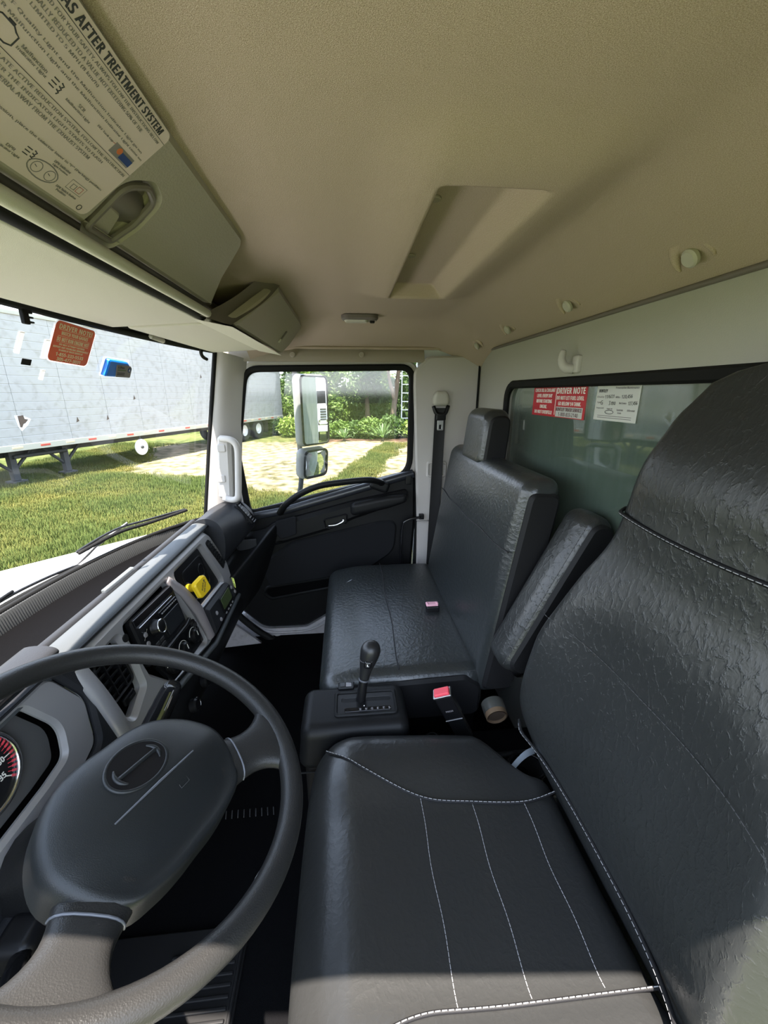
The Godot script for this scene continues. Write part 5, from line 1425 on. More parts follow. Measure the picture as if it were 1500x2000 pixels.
func build_radio(FT: Transform3D) -> void:
	var o := thing("car_radio", FT * Vector3(0.90, -0.10, 0), "black car radio with a round chrome ringed knob and a dark display", "radio")
	var tilt := Transform3D(FT.basis * Basis(Vector3.BACK, -0.05), FT * Vector3(0.905, -0.094, -0.006))
	part("body", plate(rrect(0.205, 0.118, 0.008, 4), [], 0.014, 0.004, 0.03), M.black_smooth, o, tilt)
	part("upper_slope", slab(Vector3(0.190, 0.020, 0.006), Vector3(0, 0.048, 0.012), 0.002), M.gloss, o, tilt)
	part("screen_frame", plate(rrect(0.100, 0.072, 0.004, 3, Vector2(0.045, -0.010)), [], 0.003, 0.001, 0.05), M.gloss, o, tilt * Transform3D(Basis(), Vector3(0, 0, 0.0135)))
	part("screen", plate(rrect(0.084, 0.048, 0.002, 2, Vector2(0.047, -0.018)), [], 0.002, 0.0004, 0.05), M.screen, o, tilt * Transform3D(Basis(), Vector3(0, 0, 0.016)))
	part("top_bar", slab(Vector3(0.165, 0.0025, 0.003), Vector3(-0.005, 0.034, 0.0155), 0.0008), M.chrome, o, tilt)
	for k in 9: part("key", slab(Vector3(0.006, 0.003, 0.002), Vector3(0.010 + 0.0095 * k, 0.018, 0.017), 0.0006), M.button, o, tilt)
	var kb := part("volume_knob", lathe([Vector2(0.0, 0.020), Vector2(0.013, 0.020), Vector2(0.017, 0.017), Vector2(0.019, 0.004), Vector2(0.021, 0.0)], 28), M.black_smooth, o, tilt * Transform3D(Basis(Vector3(1, 0, 0), Vector3(0, 0, 1), Vector3(0, -1, 0)), Vector3(-0.033, 0.004, 0.013)))
	var ring := []
	for k in 28: ring.append(tilt * Vector3(-0.033 + 0.016 * cos(TAU * k / 28), 0.004 + 0.016 * sin(TAU * k / 28), 0.031))
	part("knob_ring", tube(ring, 0.0022, 8, true), M.chrome, kb)
	for p in [Vector2(-0.075, 0.010), Vector2(-0.078, -0.012)]: part("key", disc(0.006, 0.004, 0.001), M.button, o, tilt * Transform3D(Basis(), Vector3(p.x, p.y, 0.013)))
	for a in 4:
		var v := Vector2.from_angle(0.6 + a * 1.6)
		part("key_line", tube([tilt * Vector3(-0.075 + v.x * 0.007, 0.010 + v.y * 0.007, 0.0155), tilt * Vector3(-0.075 + v.x * 0.015, 0.010 + v.y * 0.015, 0.0155)], 0.0007, 5), M.chrome, o)
	for i in 2:
		for j in 3: part("key", slab(Vector3(0.017, 0.008, 0.003), Vector3(-0.068 + 0.021 * j, -0.032 - 0.013 * i, 0.0145), 0.001), M.button_dark, o, tilt)
	part("lower_rail", tube([tilt * Vector3(-0.09, -0.060, 0.016), tilt * Vector3(0.085, -0.062, 0.016), tilt * Vector3(0.112, -0.056, 0.016)], 0.0055, 8), M.black_smooth, o)

	var h := thing("heater_panel", FT * Vector3(0.95, -0.21, 0), "black heater control panel with round dials under the radio", "control panel")
	var T := FT * Transform3D(Basis(Vector3.BACK, -0.05), Vector3(0.952, -0.205, -0.010))
	part("panel", plate(rpoly(P2([[-0.125, 0.036], [0.100, 0.036], [0.106, -0.044], [-0.090, -0.040]], 0.006), 3), [], 0.012, 0.003, 0.03), M.gloss, h, T)
	for k in 3:
		var c := Vector2(-0.072 + 0.068 * k, -0.004)
		part("dial", disc(0.020, 0.012, 0.004, 24), M.black_smooth, h, T * Transform3D(Basis(), Vector3(c.x, c.y, 0.011)))
		var arc := []
		for j in 10: arc.append(T * Vector3(c.x + 0.025 * cos(0.4 + 0.26 * j), c.y + 0.025 * sin(0.4 + 0.26 * j), 0.0125))
		part("dial_mark", tube(arc, 0.001, 5), M.ink_white, h)
		part("dial_pointer", slab(Vector3(0.002, 0.014, 0.001), Vector3(c.x + 0.003, c.y + 0.006, 0.0235), 0.0004), M.ink_white, h, T)
	part("button", slab(Vector3(0.020, 0.012, 0.004), Vector3(0.088, 0.018, 0.013), 0.001), M.button_dark, h, T)
	part("button", slab(Vector3(0.020, 0.012, 0.004), Vector3(0.088, 0.000, 0.013), 0.001), M.button_dark, h, T)
# ---------------------------------------------------------------- steering wheel
func build_wheel() -> void:
	var a := deg_to_rad(26.45)
	var n := Vector3(sin(a), cos(a), 0)
	var e2 := Vector3(-cos(a), sin(a), 0)
	var C := Vector3(-0.298, -0.4866, -0.4315)
	var turn := deg_to_rad(-23.0)
	var e1 := Vector3(0, 0, -1)
	var X := e1 * cos(turn) + e2 * sin(turn)
	var Y := -e1 * sin(turn) + e2 * cos(turn)
	var W := Transform3D(Basis(X, Y, n), C)   # x to the right of the wheel, y to its top, z to the driver
	var w := thing("steering_wheel", C - n * 0.03, "large black two-spoke steering wheel", "steering wheel")
	var R := 0.225
	var ring := []
	for k in 96: ring.append(W * Vector3(cos(TAU * k / 96) * R, sin(TAU * k / 96) * R, 0))
	part("rim", tube(ring, 0.0165, 18, true, 1.0, n), M.wheel, w)
	# spokes: wide at the rim, waisted, then the joint with the hub
	for s in [1.0, -1.0]:
		var rows := []
		var steps := 16
		for k in steps + 1:
			var t := float(k) / steps
			var ang := deg_to_rad(-33.0)
			var base := Vector2(0.088, -0.070); var end := Vector2(cos(ang), sin(ang)) * (R - 0.002)
			var c := base.lerp(end, t)
			var dir := (end - base).normalized()
			var nn := Vector2(-dir.y, dir.x)
			var half := lerpf(0.042, 0.031, smoothstep(0.0, 0.55, t)) + 0.055 * pow(t, 5.0)
			var curve := 0.5 * (end.length_squared() - c.length_squared()) * 0.0
			var zc := lerpf(-0.020, -0.002, smoothstep(0.0, 0.8, t)) - 0.006 * sin(t * PI) + curve
			var th := lerpf(0.020, 0.013, t)
			var row := []
			for j in 20:
				var q := TAU * j / 20
				var cc := signf(cos(q)) * pow(absf(cos(q)), 0.7); var ss := signf(sin(q)) * pow(absf(sin(q)), 0.9)
				var p := c + nn * cc * half
				var over := maxf(0.0, p.length() - R)
				if over > 0.0: p = p.normalized() * R
				# follow the rim round where the spoke flares into it
				row.append(W * Vector3(p.x * s, p.y, zc + ss * th))
			row.append(row[0])
			rows.append(row)
			if k == 5:
				var cen := W * Vector3(c.x * s, c.y, zc)
				part("joint_line", tube(row.slice(0, 11).map(func(q): return cen + (q - cen) * 1.015), 0.0014, 8), M.joint, w)
		part("spoke", loft(rows), M.wheel, w)
	# hub pad: domed, with the outline of a wide shield
	var out := []
	for p in [[0.0, 0.058], [0.035, 0.058], [0.068, 0.050], [0.096, 0.030], [0.118, 0.0], [0.128, -0.036], [0.118, -0.074], [0.092, -0.112], [0.06, -0.124], [0.03, -0.128]]: out.append(Vector2(p[0], p[1]))
	var full := out.duplicate()
	full.append(Vector2(0.0, -0.128))
	for k in range(out.size() - 1, 0, -1): full.append(Vector2(-out[k].x, out[k].y))
	var sm := spline(full, 4, true)
	var m := sm.size()
	var mid := Vector2(0, -0.032)
	var dome := MB.new()
	var prof := [[1.0, -0.045], [1.0, -0.014], [0.985, -0.004], [0.95, 0.003], [0.90, 0.007], [0.80, 0.011], [0.65, 0.015], [0.45, 0.018], [0.25, 0.0195], [0.0, 0.020]]
	for r in prof:
		for k in m:
			var p: Vector2 = mid + (sm[k] - mid) * r[0]
			# lower half falls away from the driver, as the pad has a ridge under the emblem
			var fall := 0.020 * smoothstep(-0.03, -0.125, p.y) * clampf((1.0 - r[0]) * 6.0, 0.0, 1.0)
			dome.add(W * Vector3(p.x, p.y, r[1] - fall))
	for i in prof.size() - 1:
		for k in m:
			var q := (k + 1) % m
			dome.quad(i * m + k, i * m + q, (i + 1) * m + q, (i + 1) * m + k)
	dome.weld()
	part("hub_pad", dome, M.hub, w)
	# emblem: raised oval with an upright H stroke, the crease and horn mark
	var em := []
	for k in 40:
		var p := Vector2(0.040 * cos(TAU * k / 40), 0.030 * sin(TAU * k / 40))
		em.append(W * Vector3(p.x, p.y - 0.002, 0.0185))
	var e := part("emblem", tube(em, 0.0026, 8, true), M.hub, w)
	for arc in [1, -1]:
		var q := []
		for k in 15:
			var t := lerpf(-0.62, 0.62, k / 14.0) + (0.0 if arc > 0 else PI)
			q.append(W * Vector3(0.030 * cos(t), 0.022 * sin(t) - 0.002, 0.0200))
		part("emblem_arc", tube(q, [0.0012, 0.0016, 0.002, 0.0024, 0.0028, 0.003, 0.003, 0.003, 0.003, 0.003, 0.0028, 0.0024, 0.002, 0.0016, 0.0012], 8), M.hub, e)
	part("emblem_bar", tube([W * Vector3(-0.030, -0.002, 0.0202), W * Vector3(0.030, -0.002, 0.0202)], 0.0028, 8), M.hub, e)
	part("emblem_floor", plate(PackedVector2Array(range(32).map(func(k): return Vector2(0.039 * cos(TAU * k / 32), 0.029 * sin(TAU * k / 32)))), [], 0.0006, 0.0002, 0.1), M.black_smooth, e, W * Transform3D(Basis(), Vector3(0, -0.002, 0.0196)))
	part("crease", tube([W * Vector3(-0.062, -0.040, 0.0168), W * Vector3(0.0, -0.040, 0.0192), W * Vector3(0.062, -0.040, 0.0168)], [0.0010, 0.0018, 0.0010], 6), M.joint, w)
	var horn := []
	for p in [[-0.007, -0.004], [0.007, -0.004], [0.009, 0.004], [-0.005, 0.004]]: horn.append(W * Vector3(p[0] + 0.022, p[1] - 0.062, 0.0140))
	part("horn_mark", tube(horn, 0.0004, 4, true), M.thread_dark, w)
	# column and its shroud
	var col := thing("steering_column", C - n * 0.14, "black steering column shroud under the wheel", "column")
	part("shroud", tube([C - n * 0.045, C - n * 0.07 + e2 * 0.005, C - n * 0.14 + e2 * 0.03, C - n * 0.24 + e2 * 0.07], [0.045, 0.056, 0.062, 0.066], 20), M.black, col)
	part("shaft", tube([C - n * 0.22 + e2 * 0.06, Vector3(-0.66, YF, -0.44)], 0.028, 12), M.black_smooth, col)
	# stalks
	var st := thing("control_stalk", Vector3(-0.37, -0.59, -0.56), "black wiper stalk with white symbols right of the column", "stalk")
	var sp := [Vector3(-0.405, -0.640, -0.520), Vector3(-0.385, -0.610, -0.560), Vector3(-0.362, -0.575, -0.590), Vector3(-0.340, -0.535, -0.608), Vector3(-0.322, -0.500, -0.615), Vector3(-0.317, -0.492, -0.616)]
	part("lever", tube(spline(sp, 4), [0.010, 0.011, 0.012, 0.013, 0.015, 0.017, 0.018, 0.019, 0.020, 0.020, 0.020, 0.020, 0.019, 0.019, 0.018, 0.017, 0.015, 0.013, 0.010, 0.007, 0.003], 14, false, 0.62, Vector3(0.7, 0.5, 0.5).normalized()), M.gloss, st)
	var sd: Vector3 = (sp[4] - sp[2]).normalized()
	var sn := Vector3(0.62, 0.30, 0.72); sn = (sn - sd * sn.dot(sd)).normalized()
	var sb := Basis(sn.cross(sd) * -1.0, sd, sn); sb.x = sd.cross(sn)
	for q in [["0", 0.010, 0.30, 0.006], ["1", -0.004, 0.33, 0.003], ["WASH", 0.002, 0.0, 0.014], ["INT", 0.008, 0.14, 0.008]]:
		var p: Vector3 = sp[2].lerp(sp[4], q[2])
		words(q[0], q[3], 0.0045, M.ink_white, st, Transform3D(sb, p + sn * 0.0135 + sb.x * q[1]), true)
	part("grip_line", tube([sp[3] + sn * 0.0135, sp[4] + sn * 0.0125], 0.0007, 5), M.ink_grey, st)
	part("base", rbox(Vector3(0.05, 0.05, 0.05), 0.015, Vector3i(1, 1, 1), 3), M.black_smooth, st, Transform3D(Basis(), Vector3(-0.412, -0.648, -0.508)))
	var s2 := thing("control_stalk", Vector3(-0.36, -0.60, -0.27), "black light stalk with white lettering at the lower left corner", "stalk")
	part("lever", tube(spline([Vector3(-0.405, -0.640, -0.34), Vector3(-0.375, -0.615, -0.29), Vector3(-0.345, -0.590, -0.255), Vector3(-0.325, -0.575, -0.235)], 5), [0.010, 0.011, 0.012, 0.013, 0.014, 0.015, 0.016, 0.016, 0.017, 0.017, 0.017, 0.017, 0.016, 0.015, 0.013, 0.008], 14, false, 0.7), M.gloss, s2)
	part("base", rbox(Vector3(0.05, 0.05, 0.05), 0.015, Vector3i(1, 1, 1), 3), M.black_smooth, s2, Transform3D(Basis(), Vector3(-0.412, -0.648, -0.352)))
# ---------------------------------------------------------------- seats
func stitches(path: Array, m_len := 0.0065, gap := 0.0022, r := 0.0006) -> MB:
	var b := MB.new()
	var acc := 0.0
	var start: Vector3 = path[0]
	var on := true
	for k in range(1, path.size()):
		var a: Vector3 = path[k - 1]; var c: Vector3 = path[k]
		var left := a.distance_to(c)
		var p := a
		while left > 0.0:
			var need := (m_len if on else gap) - acc
			if left >= need:
				p = p.move_toward(c, need); left -= need; acc = 0.0
				if on: b.join(tube([start, p], r, 5))
				on = not on
				if on: start = p
			else:
				acc += left; left = 0.0
	return b

const SZ := -0.437   # middle of the driver's seat
func cushion_y(x: float, z: float) -> float:
	var y := -0.742
	y += 0.020 * smoothstep(-0.52, -0.63, z) * smoothstep(0.36, 0.15, x)           # far bolster
	y += 0.016 * smoothstep(-0.30, -0.23, z)                                         # near bolster
	y -= 0.008 * smoothstep(0.22, 0.0, absf(z - SZ))
	y -= 0.030 * smoothstep(0.0, -0.10, x) - 0.012 * smoothstep(0.2, 0.0, x)
	return y

func back_half(y: float) -> float:
	var t := [[-0.86, 0.200], [-0.76, 0.240], [-0.62, 0.272], [-0.48, 0.266], [-0.34, 0.240], [-0.22, 0.208], [-0.12, 0.194], [-0.04, 0.170], [0.010, 0.135], [0.032, 0.085], [0.042, 0.020]]
	for k in t.size() - 1:
		if y <= t[k + 1][0]:
			return lerpf(t[k][1], t[k + 1][1], smoothstep(0.0, 1.0, (y - t[k][0]) / (t[k + 1][0] - t[k][0])) * 0.5 + 0.5 * clampf((y - t[k][0]) / (t[k + 1][0] - t[k][0]), 0, 1))
	return t[-1][1]

func back_front(y: float, s: float) -> float:   # x of the front face; s = -1..1 across
	var x := 0.395 + 0.03 * smoothstep(-0.62, -0.38, y) + 0.045 * smoothstep(-0.40, -0.16, y) + 0.045 * smoothstep(-0.16, 0.04, y)
	x -= (0.092 * smoothstep(-0.82, -0.62, y) * smoothstep(-0.24, -0.50, y)) * pow(absf(s), 2.6)
	x -= 0.010 * smoothstep(-0.28, -0.19, y) * smoothstep(0.02, -0.10, y) * (1.0 - s * s)
	x += 0.034 * smoothstep(0.82, 1.0, absf(s))
	return x

func build_seats() -> void:
	var d := thing("driver_seat", Vector3(0.15, YF, SZ), "black vinyl driver seat with white stitching and a tall built-in headrest", "seat")
	# cushion
	var c := rbox(Vector3(0.50, 0.13, 0.545), 0.055, Vector3i(30, 2, 30), 6)
	c.bend(func(p):
		var x: float = p.x + 0.148; var z: float = p.z + SZ
		var cut := smoothstep(0.26, 0.36, x) * smoothstep(-0.52, -0.72, z)
		z += 0.105 * cut
		var round_front := 0.035 * pow(absf(p.z) / 0.25, 3.0) * smoothstep(0.0, -0.12, x)
		var w := smoothstep(-0.065, 0.065, p.y)
		return Vector3(x + round_front * 0.5, p.y - 0.065 + lerpf(-0.742, cushion_y(x, z), w), z))
	part("cushion", c, M.vinyl_flat, d)
	# seams of the cushion
	var far_seam := []
	for p in [[-0.062, -0.662], [-0.035, -0.640], [0.02, -0.600], [0.119, -0.553], [0.215, -0.540], [0.316, -0.532], [0.385, -0.545]]: far_seam.append(Vector3(p[0], 0, p[1]))
	far_seam = spline(far_seam, 8)
	for k in far_seam.size(): far_seam[k].y = cushion_y(far_seam[k].x, far_seam[k].z) + 0.0015
	part("seam_piping", tube(far_seam, 0.0026, 6), M.vinyl_side, d)
	part("stitching", stitches(far_seam.map(func(p): return p + Vector3(0, 0.0027, 0))), M.thread, d)
	var near_seam := []
	for k in 40:
		var x := lerpf(0.03, 0.385, k / 39.0)
		var z := -0.281 + 0.010 * (x - 0.03) + 0.05 * pow(maxf(0.0, 0.10 - x) / 0.1, 2.0) * 0.5
		near_seam.append(Vector3(x, cushion_y(x, z) + 0.0015, z))
	part("seam_piping", tube(near_seam, 0.0026, 6), M.vinyl_side, d)
	part("stitching", stitches(near_seam.map(func(p): return p + Vector3(0, 0.0027, 0))), M.thread, d)
	for sx in [0.120, 0.217, 0.316]:
		var q := []
		for k in 30:
			var z := lerpf(-0.553 + 0.115 * (sx - 0.12), -0.279, k / 29.0)
			var x: float = sx + 0.0015 * sin(k * 0.4)
			q.append(Vector3(x, cushion_y(x, z) + 0.0012, z))
		part("stitching", stitches(q, 0.005, 0.0012, 0.0005), M.thread, d)
	# backrest and headrest in one
	var b := MB.new()
	var rows := 64
	var seg := 60
	for i in rows + 1:
		var y := lerpf(-0.86, 0.042, float(i) / rows)
		var hw := back_half(y)
		var tuck := smoothstep(-0.76, -0.82, y) * 0.03
		for j in seg:
			var a := TAU * j / seg
			var s := signf(cos(a)) * pow(absf(cos(a)), 0.55)
			var xf := back_front(y, s) + tuck
			var xb := minf(0.538, back_front(y, 0.0) + 0.115)
			var m := (xf + xb) / 2.0
			var hx := (xb - xf) / 2.0 * signf(sin(a)) * pow(absf(sin(a)), 0.55)
			if i > rows - 8: hx *= sqrt(maxf(0.0, 1.0 - pow(float(i - rows + 8) / 8.0, 2.0)))
			b.add(Vector3(m - hx, y, SZ + s * hw), Vector2(a, y))
	for i in rows:
		for j in seg:
			var k := (j + 1) % seg
			b.quad(i * seg + j, i * seg + k, (i + 1) * seg + k, (i + 1) * seg + j)
	part("backrest", b, M.vinyl, d)
	for row in [[-0.205, 0.0, true], [-0.432, 0.0, false], [-0.726, 0.0, true]]:
		var q := []
		for k in 50:
			var s := lerpf(-0.93, 0.93, k / 49.0)
			var y: float = row[0] + (0.012 * s * s if row[0] > -0.3 else 0.02 * s * s if row[0] > -0.5 else 0.04 * pow(absf(s), 3.0))
			q.append(Vector3(back_front(y, s) - 0.001, y, SZ - s * back_half(y)))
		if row[2]: part("seam_piping", tube(q, 0.0035, 6), M.vinyl_side, d)
		part("stitching", stitches(q.map(func(p): return p + Vector3(-0.0032 if row[2] else -0.0008, 0, 0))), M.thread if row[2] else M.thread_dark, d)
	# frame under the cushion
	part("seat_base", rbox(Vector3(0.40, 0.24, 0.38), 0.03, Vector3i(1, 1, 1), 3), M.carpet, d, Transform3D(Basis(), Vector3(0.17, -1.00, SZ)))
	part("strap", grid(func(u, v): return Vector3(lerpf(0.335, 0.405, u), -0.772 + 0.010 * sin(u * PI) - v * 0.012, lerpf(-0.632, -0.672, u) + v * 0.008), 8, 2), M.strap, d)

	# bench for two passengers
	var e := thing("bench_seat", Vector3(0.15, YF, -1.23), "black vinyl passenger bench seat with one headrest by the door", "seat")
	var bc := rbox(Vector3(0.445, 0.165, 0.735), 0.045, Vector3i(16, 3, 24), 5)
	bc.bend(func(p):
		var t := smoothstep(-0.08, 0.08, p.y)
		return Vector3(p.x + 0.138 - 0.012 * t * smoothstep(0.0, -0.2, p.x), p.y - 0.795 - 0.020 * t * smoothstep(-0.08, -0.22, p.x) + 0.006 * t * cos(p.z * 5.0), p.z - 1.232))
	part("cushion", bc, M.vinyl_bench, e)
	part("cushion_side", plate(rpoly([[Vector2(-0.052, -0.742), 0.03], [Vector2(0.30, -0.730), 0.03], [Vector2(0.345, -0.76), 0.03], [Vector2(0.345, -0.86), 0.03], [Vector2(-0.05, -0.86), 0.02]], 5), [], 0.012, 0.008, 0.02), M.vinyl_side, e, Transform3D(Basis(), Vector3(0, 0, -0.872)))
	var sq := []
	for k in 30: sq.append(Vector3(lerpf(-0.045, 0.335, k / 29.0), -0.722 - 0.004 * cos(k / 29.0 * PI), -0.8715))
	part("stitching", stitches(sq), M.thread_dark, e)
	var cs := []
	for k in 40: cs.append(Vector3(0.124 + 0.003 * sin(k * 0.3), -0.7105 + 0.006 * cos((lerpf(-1.575, -0.885, k / 39.0) + 1.232) * 5.0), lerpf(-1.575, -0.885, k / 39.0)))
	part("seam_piping", tube(cs, 0.0016, 6), M.vinyl_side, e)
	part("stitching", stitches(cs.map(func(p): return p + Vector3(0.001, 0.0014, 0)), 0.005, 0.002, 0.0006), M.thread_dark, e)
	var bb := rbox(Vector3(0.095, 0.60, 0.715), 0.036, Vector3i(3, 18, 24), 5)
	var lean := 0.155
	bb.bend(func(p):
		var y: float = p.y - 0.495
		return Vector3(p.x + 0.382 + (y + 0.72) * lean + 0.010 * smoothstep(0.0, 0.36, absf(p.z)) * 0.0 - 0.012 * smoothstep(0.30, 0.18, absf(p.y)) * (1.0 if p.x < 0 else 0.0) * (1.0 - pow(p.z / 0.36, 2.0)), y + 0.012 * (p.z / 0.36) * 0.0, p.z - 1.218))
	part("backrest", bb, M.vinyl_bench, e)
	part("backrest_side", plate(rpoly([[Vector2(0.344, -0.775), 0.02], [Vector2(0.424, -0.224), 0.025], [Vector2(0.502, -0.228), 0.025], [Vector2(0.430, -0.775), 0.02]], 5), [], 0.012, 0.008, 0.02), M.vinyl_side, e, Transform3D(Basis(), Vector3(0, 0, -0.866)))
	var rs := []
	for k in 40: rs.append(Vector3(0.3345 + (0.72 - 0.378) * lean - 0.012 * (1.0 - pow(lerpf(-0.98, 0.98, k / 39.0), 2.0)) - 0.001, -0.378 + 0.003 * sin(k * 0.5), lerpf(-1.568, -0.868, k / 39.0)))
	part("seam_piping", tube(rs, 0.0018, 6), M.vinyl_side, e)
	part("stitching", stitches(rs.map(func(p): return p + Vector3(-0.0014, 0.0, 0)), 0.005, 0.002, 0.0006), M.thread_dark, e)
	var hr := rbox(Vector3(0.085, 0.185, 0.225), 0.034, Vector3i(3, 6, 6), 5)
	hr.bend(func(p): return Vector3(p.x + p.y * 0.10, p.y, p.z * (1.0 - 0.10 * smoothstep(0.02, 0.09, p.y))))
	part("headrest", hr, M.vinyl_bench, e, Transform3D(Basis(), Vector3(0.462, -0.142, -1.315)))
	part("headrest_side", plate(rpoly([[Vector2(0.424, -0.222), 0.02], [Vector2(0.440, -0.068), 0.035], [Vector2(0.505, -0.066), 0.03], [Vector2(0.495, -0.222), 0.02]], 6), [], 0.010, 0.006, 0.02), M.vinyl_side, e, Transform3D(Basis(), Vector3(0, 0, -1.2075)))
	part("seat_base", rbox(Vector3(0.36, 0.24, 0.68), 0.02, Vector3i(1, 1, 1), 3), M.carpet, e, Transform3D(Basis(), Vector3(0.17, -1.0, -1.235)))
	# slot for the buckle at the back of the cushion
	part("buckle_slot", plate(rrect(0.075, 0.046, 0.014, 5), [], 0.002, 0.0006, 0.05), M.rubber, e, Transform3D(Basis(Vector3(1, 0, 0), Vector3(0, 0, -1), Vector3(0, 1, 0)), Vector3(0.287, -0.712, -1.172)))
	part("scratch", tube([Vector3(-0.018, -0.7165, -1.42), Vector3(0.0, -0.7155, -1.435), Vector3(0.022, -0.7145, -1.45)], [0.001, 0.003, 0.001], 5, false, 0.3), M.scratch, e)

	# padded armrest folded up between the two
	var r := thing("folding_armrest", Vector3(0.40, -0.62, -0.79), "narrow black padded armrest folded up behind the driver seat", "armrest")
	var ar := rbox(Vector3(0.085, 0.42, 0.105), 0.036, Vector3i(3, 10, 4), 5)
	var at := Transform3D(Basis(Vector3.BACK, -0.43), Vector3(0.458, -0.448, -0.795))
	part("pad", ar, M.vinyl, r, at)
	part("side_cover", plate(rrect(0.060, 0.395, 0.028, 6), [], 0.010, 0.007, 0.02), M.vinyl_side, r, at * Transform3D(Basis(), Vector3(0.006, 0, 0.0455)))
	var pq := []
	for k in 30: pq.append(at * Vector3(-0.0335, lerpf(-0.19, 0.19, k / 29.0), 0.0440))
	part("stitching", stitches(pq), M.thread_dark, r)
	part("hinge", tube([Vector3(0.40, -0.64, -0.84), Vector3(0.40, -0.64, -0.765)], 0.02, 10), M.black_smooth, r)
# ---------------------------------------------------------------- shifter, buckles, small things between the seats
func build_console() -> void:
	var s := thing("gear_console", Vector3(0.0, YF, -0.79), "black gear selector console between the driver seat and the bench", "console")
	var b := rbox(Vector3(0.250, 0.115, 0.145), 0.026, Vector3i(6, 3, 4), 5)
	b.bend(func(p): return Vector3(p.x * (1.0 + 0.06 * smoothstep(0.03, -0.06, p.y)), p.y, p.z * (1.0 + 0.06 * smoothstep(0.03, -0.06, p.y))))
	part("housing", b, M.black, s, Transform3D(Basis(), Vector3(0.001, -0.772, -0.776)))
	part("pedestal", rbox(Vector3(0.235, 0.34, 0.150), 0.015, Vector3i(1, 1, 1), 3), M.pedestal, s, Transform3D(Basis(), Vector3(0.001, -0.965, -0.780)))
	part("seam", tube([Vector3(-0.131, -0.826, -0.70), Vector3(0.133, -0.826, -0.696)], 0.002, 6), M.rubber, s)
	var up := Basis(Vector3(1, 0, 0), Vector3(0, 0, -1), Vector3(0, 1, 0))
	var G := Transform3D(up, Vector3(0.027, -0.7155, -0.778))
	part("gate_frame", plate(rrect(0.150, 0.080, 0.010, 4), [rrect(0.134, 0.064, 0.006, 4)], 0.005, 0.002, 0.02), M.black, s, G)
	part("gate_plate", plate(rrect(0.136, 0.066, 0.006, 4), [rrect(0.118, 0.013, 0.004, 3, Vector2(0.002, 0.010))], 0.003, 0.001, 0.015), M.black_smooth, s, G * Transform3D(Basis(), Vector3(0, 0, -0.001)))
	part("gate_slot", plate(rrect(0.120, 0.016, 0.004, 3, Vector2(0.002, 0.010)), [], 0.001, 0.0003, 0.05), M.carpet, s, G * Transform3D(Basis(), Vector3(0, 0, -0.0005)))
	part("indicator_window", plate(rrect(0.110, 0.012, 0.003, 3, Vector2(0.004, -0.022)), [], 0.0035, 0.0005, 0.05), M.gloss, s, G)
	for k in 6: words("RND321"[k], 0.0048, 0.0060, M.button, s, G * Transform3D(Basis(Vector3.BACK, PI), Vector3(-0.014 + 0.014 * k, -0.0225, 0.0036)))
	part("indicator_dot", disc(0.0014, 0.0005, 0.0002), M.ink_white, s, G * Transform3D(Basis(), Vector3(-0.004, -0.012, 0.0032)))
	var sw := part("mode_switch", plate(rrect(0.040, 0.024, 0.003, 3), [], 0.005, 0.0015, 0.05), M.black_smooth, s, Transform3D(up, Vector3(-0.020, -0.7155, -0.838)))
	part("switch_rocker", slab(Vector3(0.014, 0.012, 0.004), Vector3(0.006, 0, 0.006), 0.001), M.button, sw, Transform3D(up * Basis(Vector3.UP, 0.15), Vector3(-0.020, -0.7155, -0.838)))
	part("switch_rocker", slab(Vector3(0.012, 0.012, 0.004), Vector3(-0.008, 0, 0.005), 0.001), M.button_dark, sw, Transform3D(up, Vector3(-0.020, -0.7155, -0.838)))
	# lever
	var l := thing("gear_lever", Vector3(0.015, -0.715, -0.788), "black gear lever with an egg shaped knob", "lever")
	part("shaft", tube([Vector3(0.014, -0.725, -0.788), Vector3(0.024, -0.662, -0.795)], [0.012, 0.0105], 12), M.black_smooth, l)
	part("collar", tube([Vector3(0.0235, -0.664, -0.795), Vector3(0.0245, -0.659, -0.7955)], 0.0125, 12), M.joint, l)
	var kp := [Vector3(0.0245, -0.660, -0.7955), Vector3(0.028, -0.642, -0.797), Vector3(0.032, -0.624, -0.799), Vector3(0.037, -0.606, -0.801), Vector3(0.041, -0.590, -0.802), Vector3(0.043, -0.576, -0.803), Vector3(0.0435, -0.566, -0.8035), Vector3(0.0436, -0.5625, -0.8035)]
	part("knob", tube(spline(kp, 3), [0.012, 0.0125, 0.013, 0.0135, 0.0145, 0.016, 0.0175, 0.019, 0.0205, 0.0215, 0.0225, 0.0232, 0.0236, 0.0236, 0.023, 0.0215, 0.0195, 0.0165, 0.012, 0.009, 0.006, 0.0005], 18), M.knob, l)
	var bt := part("knob_button", rbox(Vector3(0.018, 0.020, 0.012), 0.005, Vector3i(1, 1, 1), 3), M.gloss, l, Transform3D(Basis(Vector3.BACK, -0.15), Vector3(0.034, -0.610, -0.782)))
	words("L", 0.005, 0.006, M.ink_white, bt, Transform3D(Basis(Vector3.BACK, -0.15), Vector3(0.034, -0.608, -0.7755)))
	part("knob_ring", tube(range(20).map(func(k): return Vector3(0.037 + 0.0215 * cos(TAU * k / 20), -0.603 + 0.004 * cos(TAU * k / 20), -0.8005 + 0.0215 * sin(TAU * k / 20))), 0.0012, 6, true), M.gloss, l)

	# buckle with the red button
	var k := thing("seat_belt_buckle", Vector3(0.262, -0.82, -0.76), "black seat belt buckle with a bright red button beside the driver seat", "buckle")
	var ax := Vector3(-0.42, 0.90, 0.06).normalized()
	var wd := Vector3(0.90, 0.40, 0.25); wd = (wd - ax * wd.dot(ax)).normalized()
	var bb := Basis(wd, ax, wd.cross(ax))
	var bt2 := Transform3D(bb, Vector3(0.226, -0.722, -0.762))
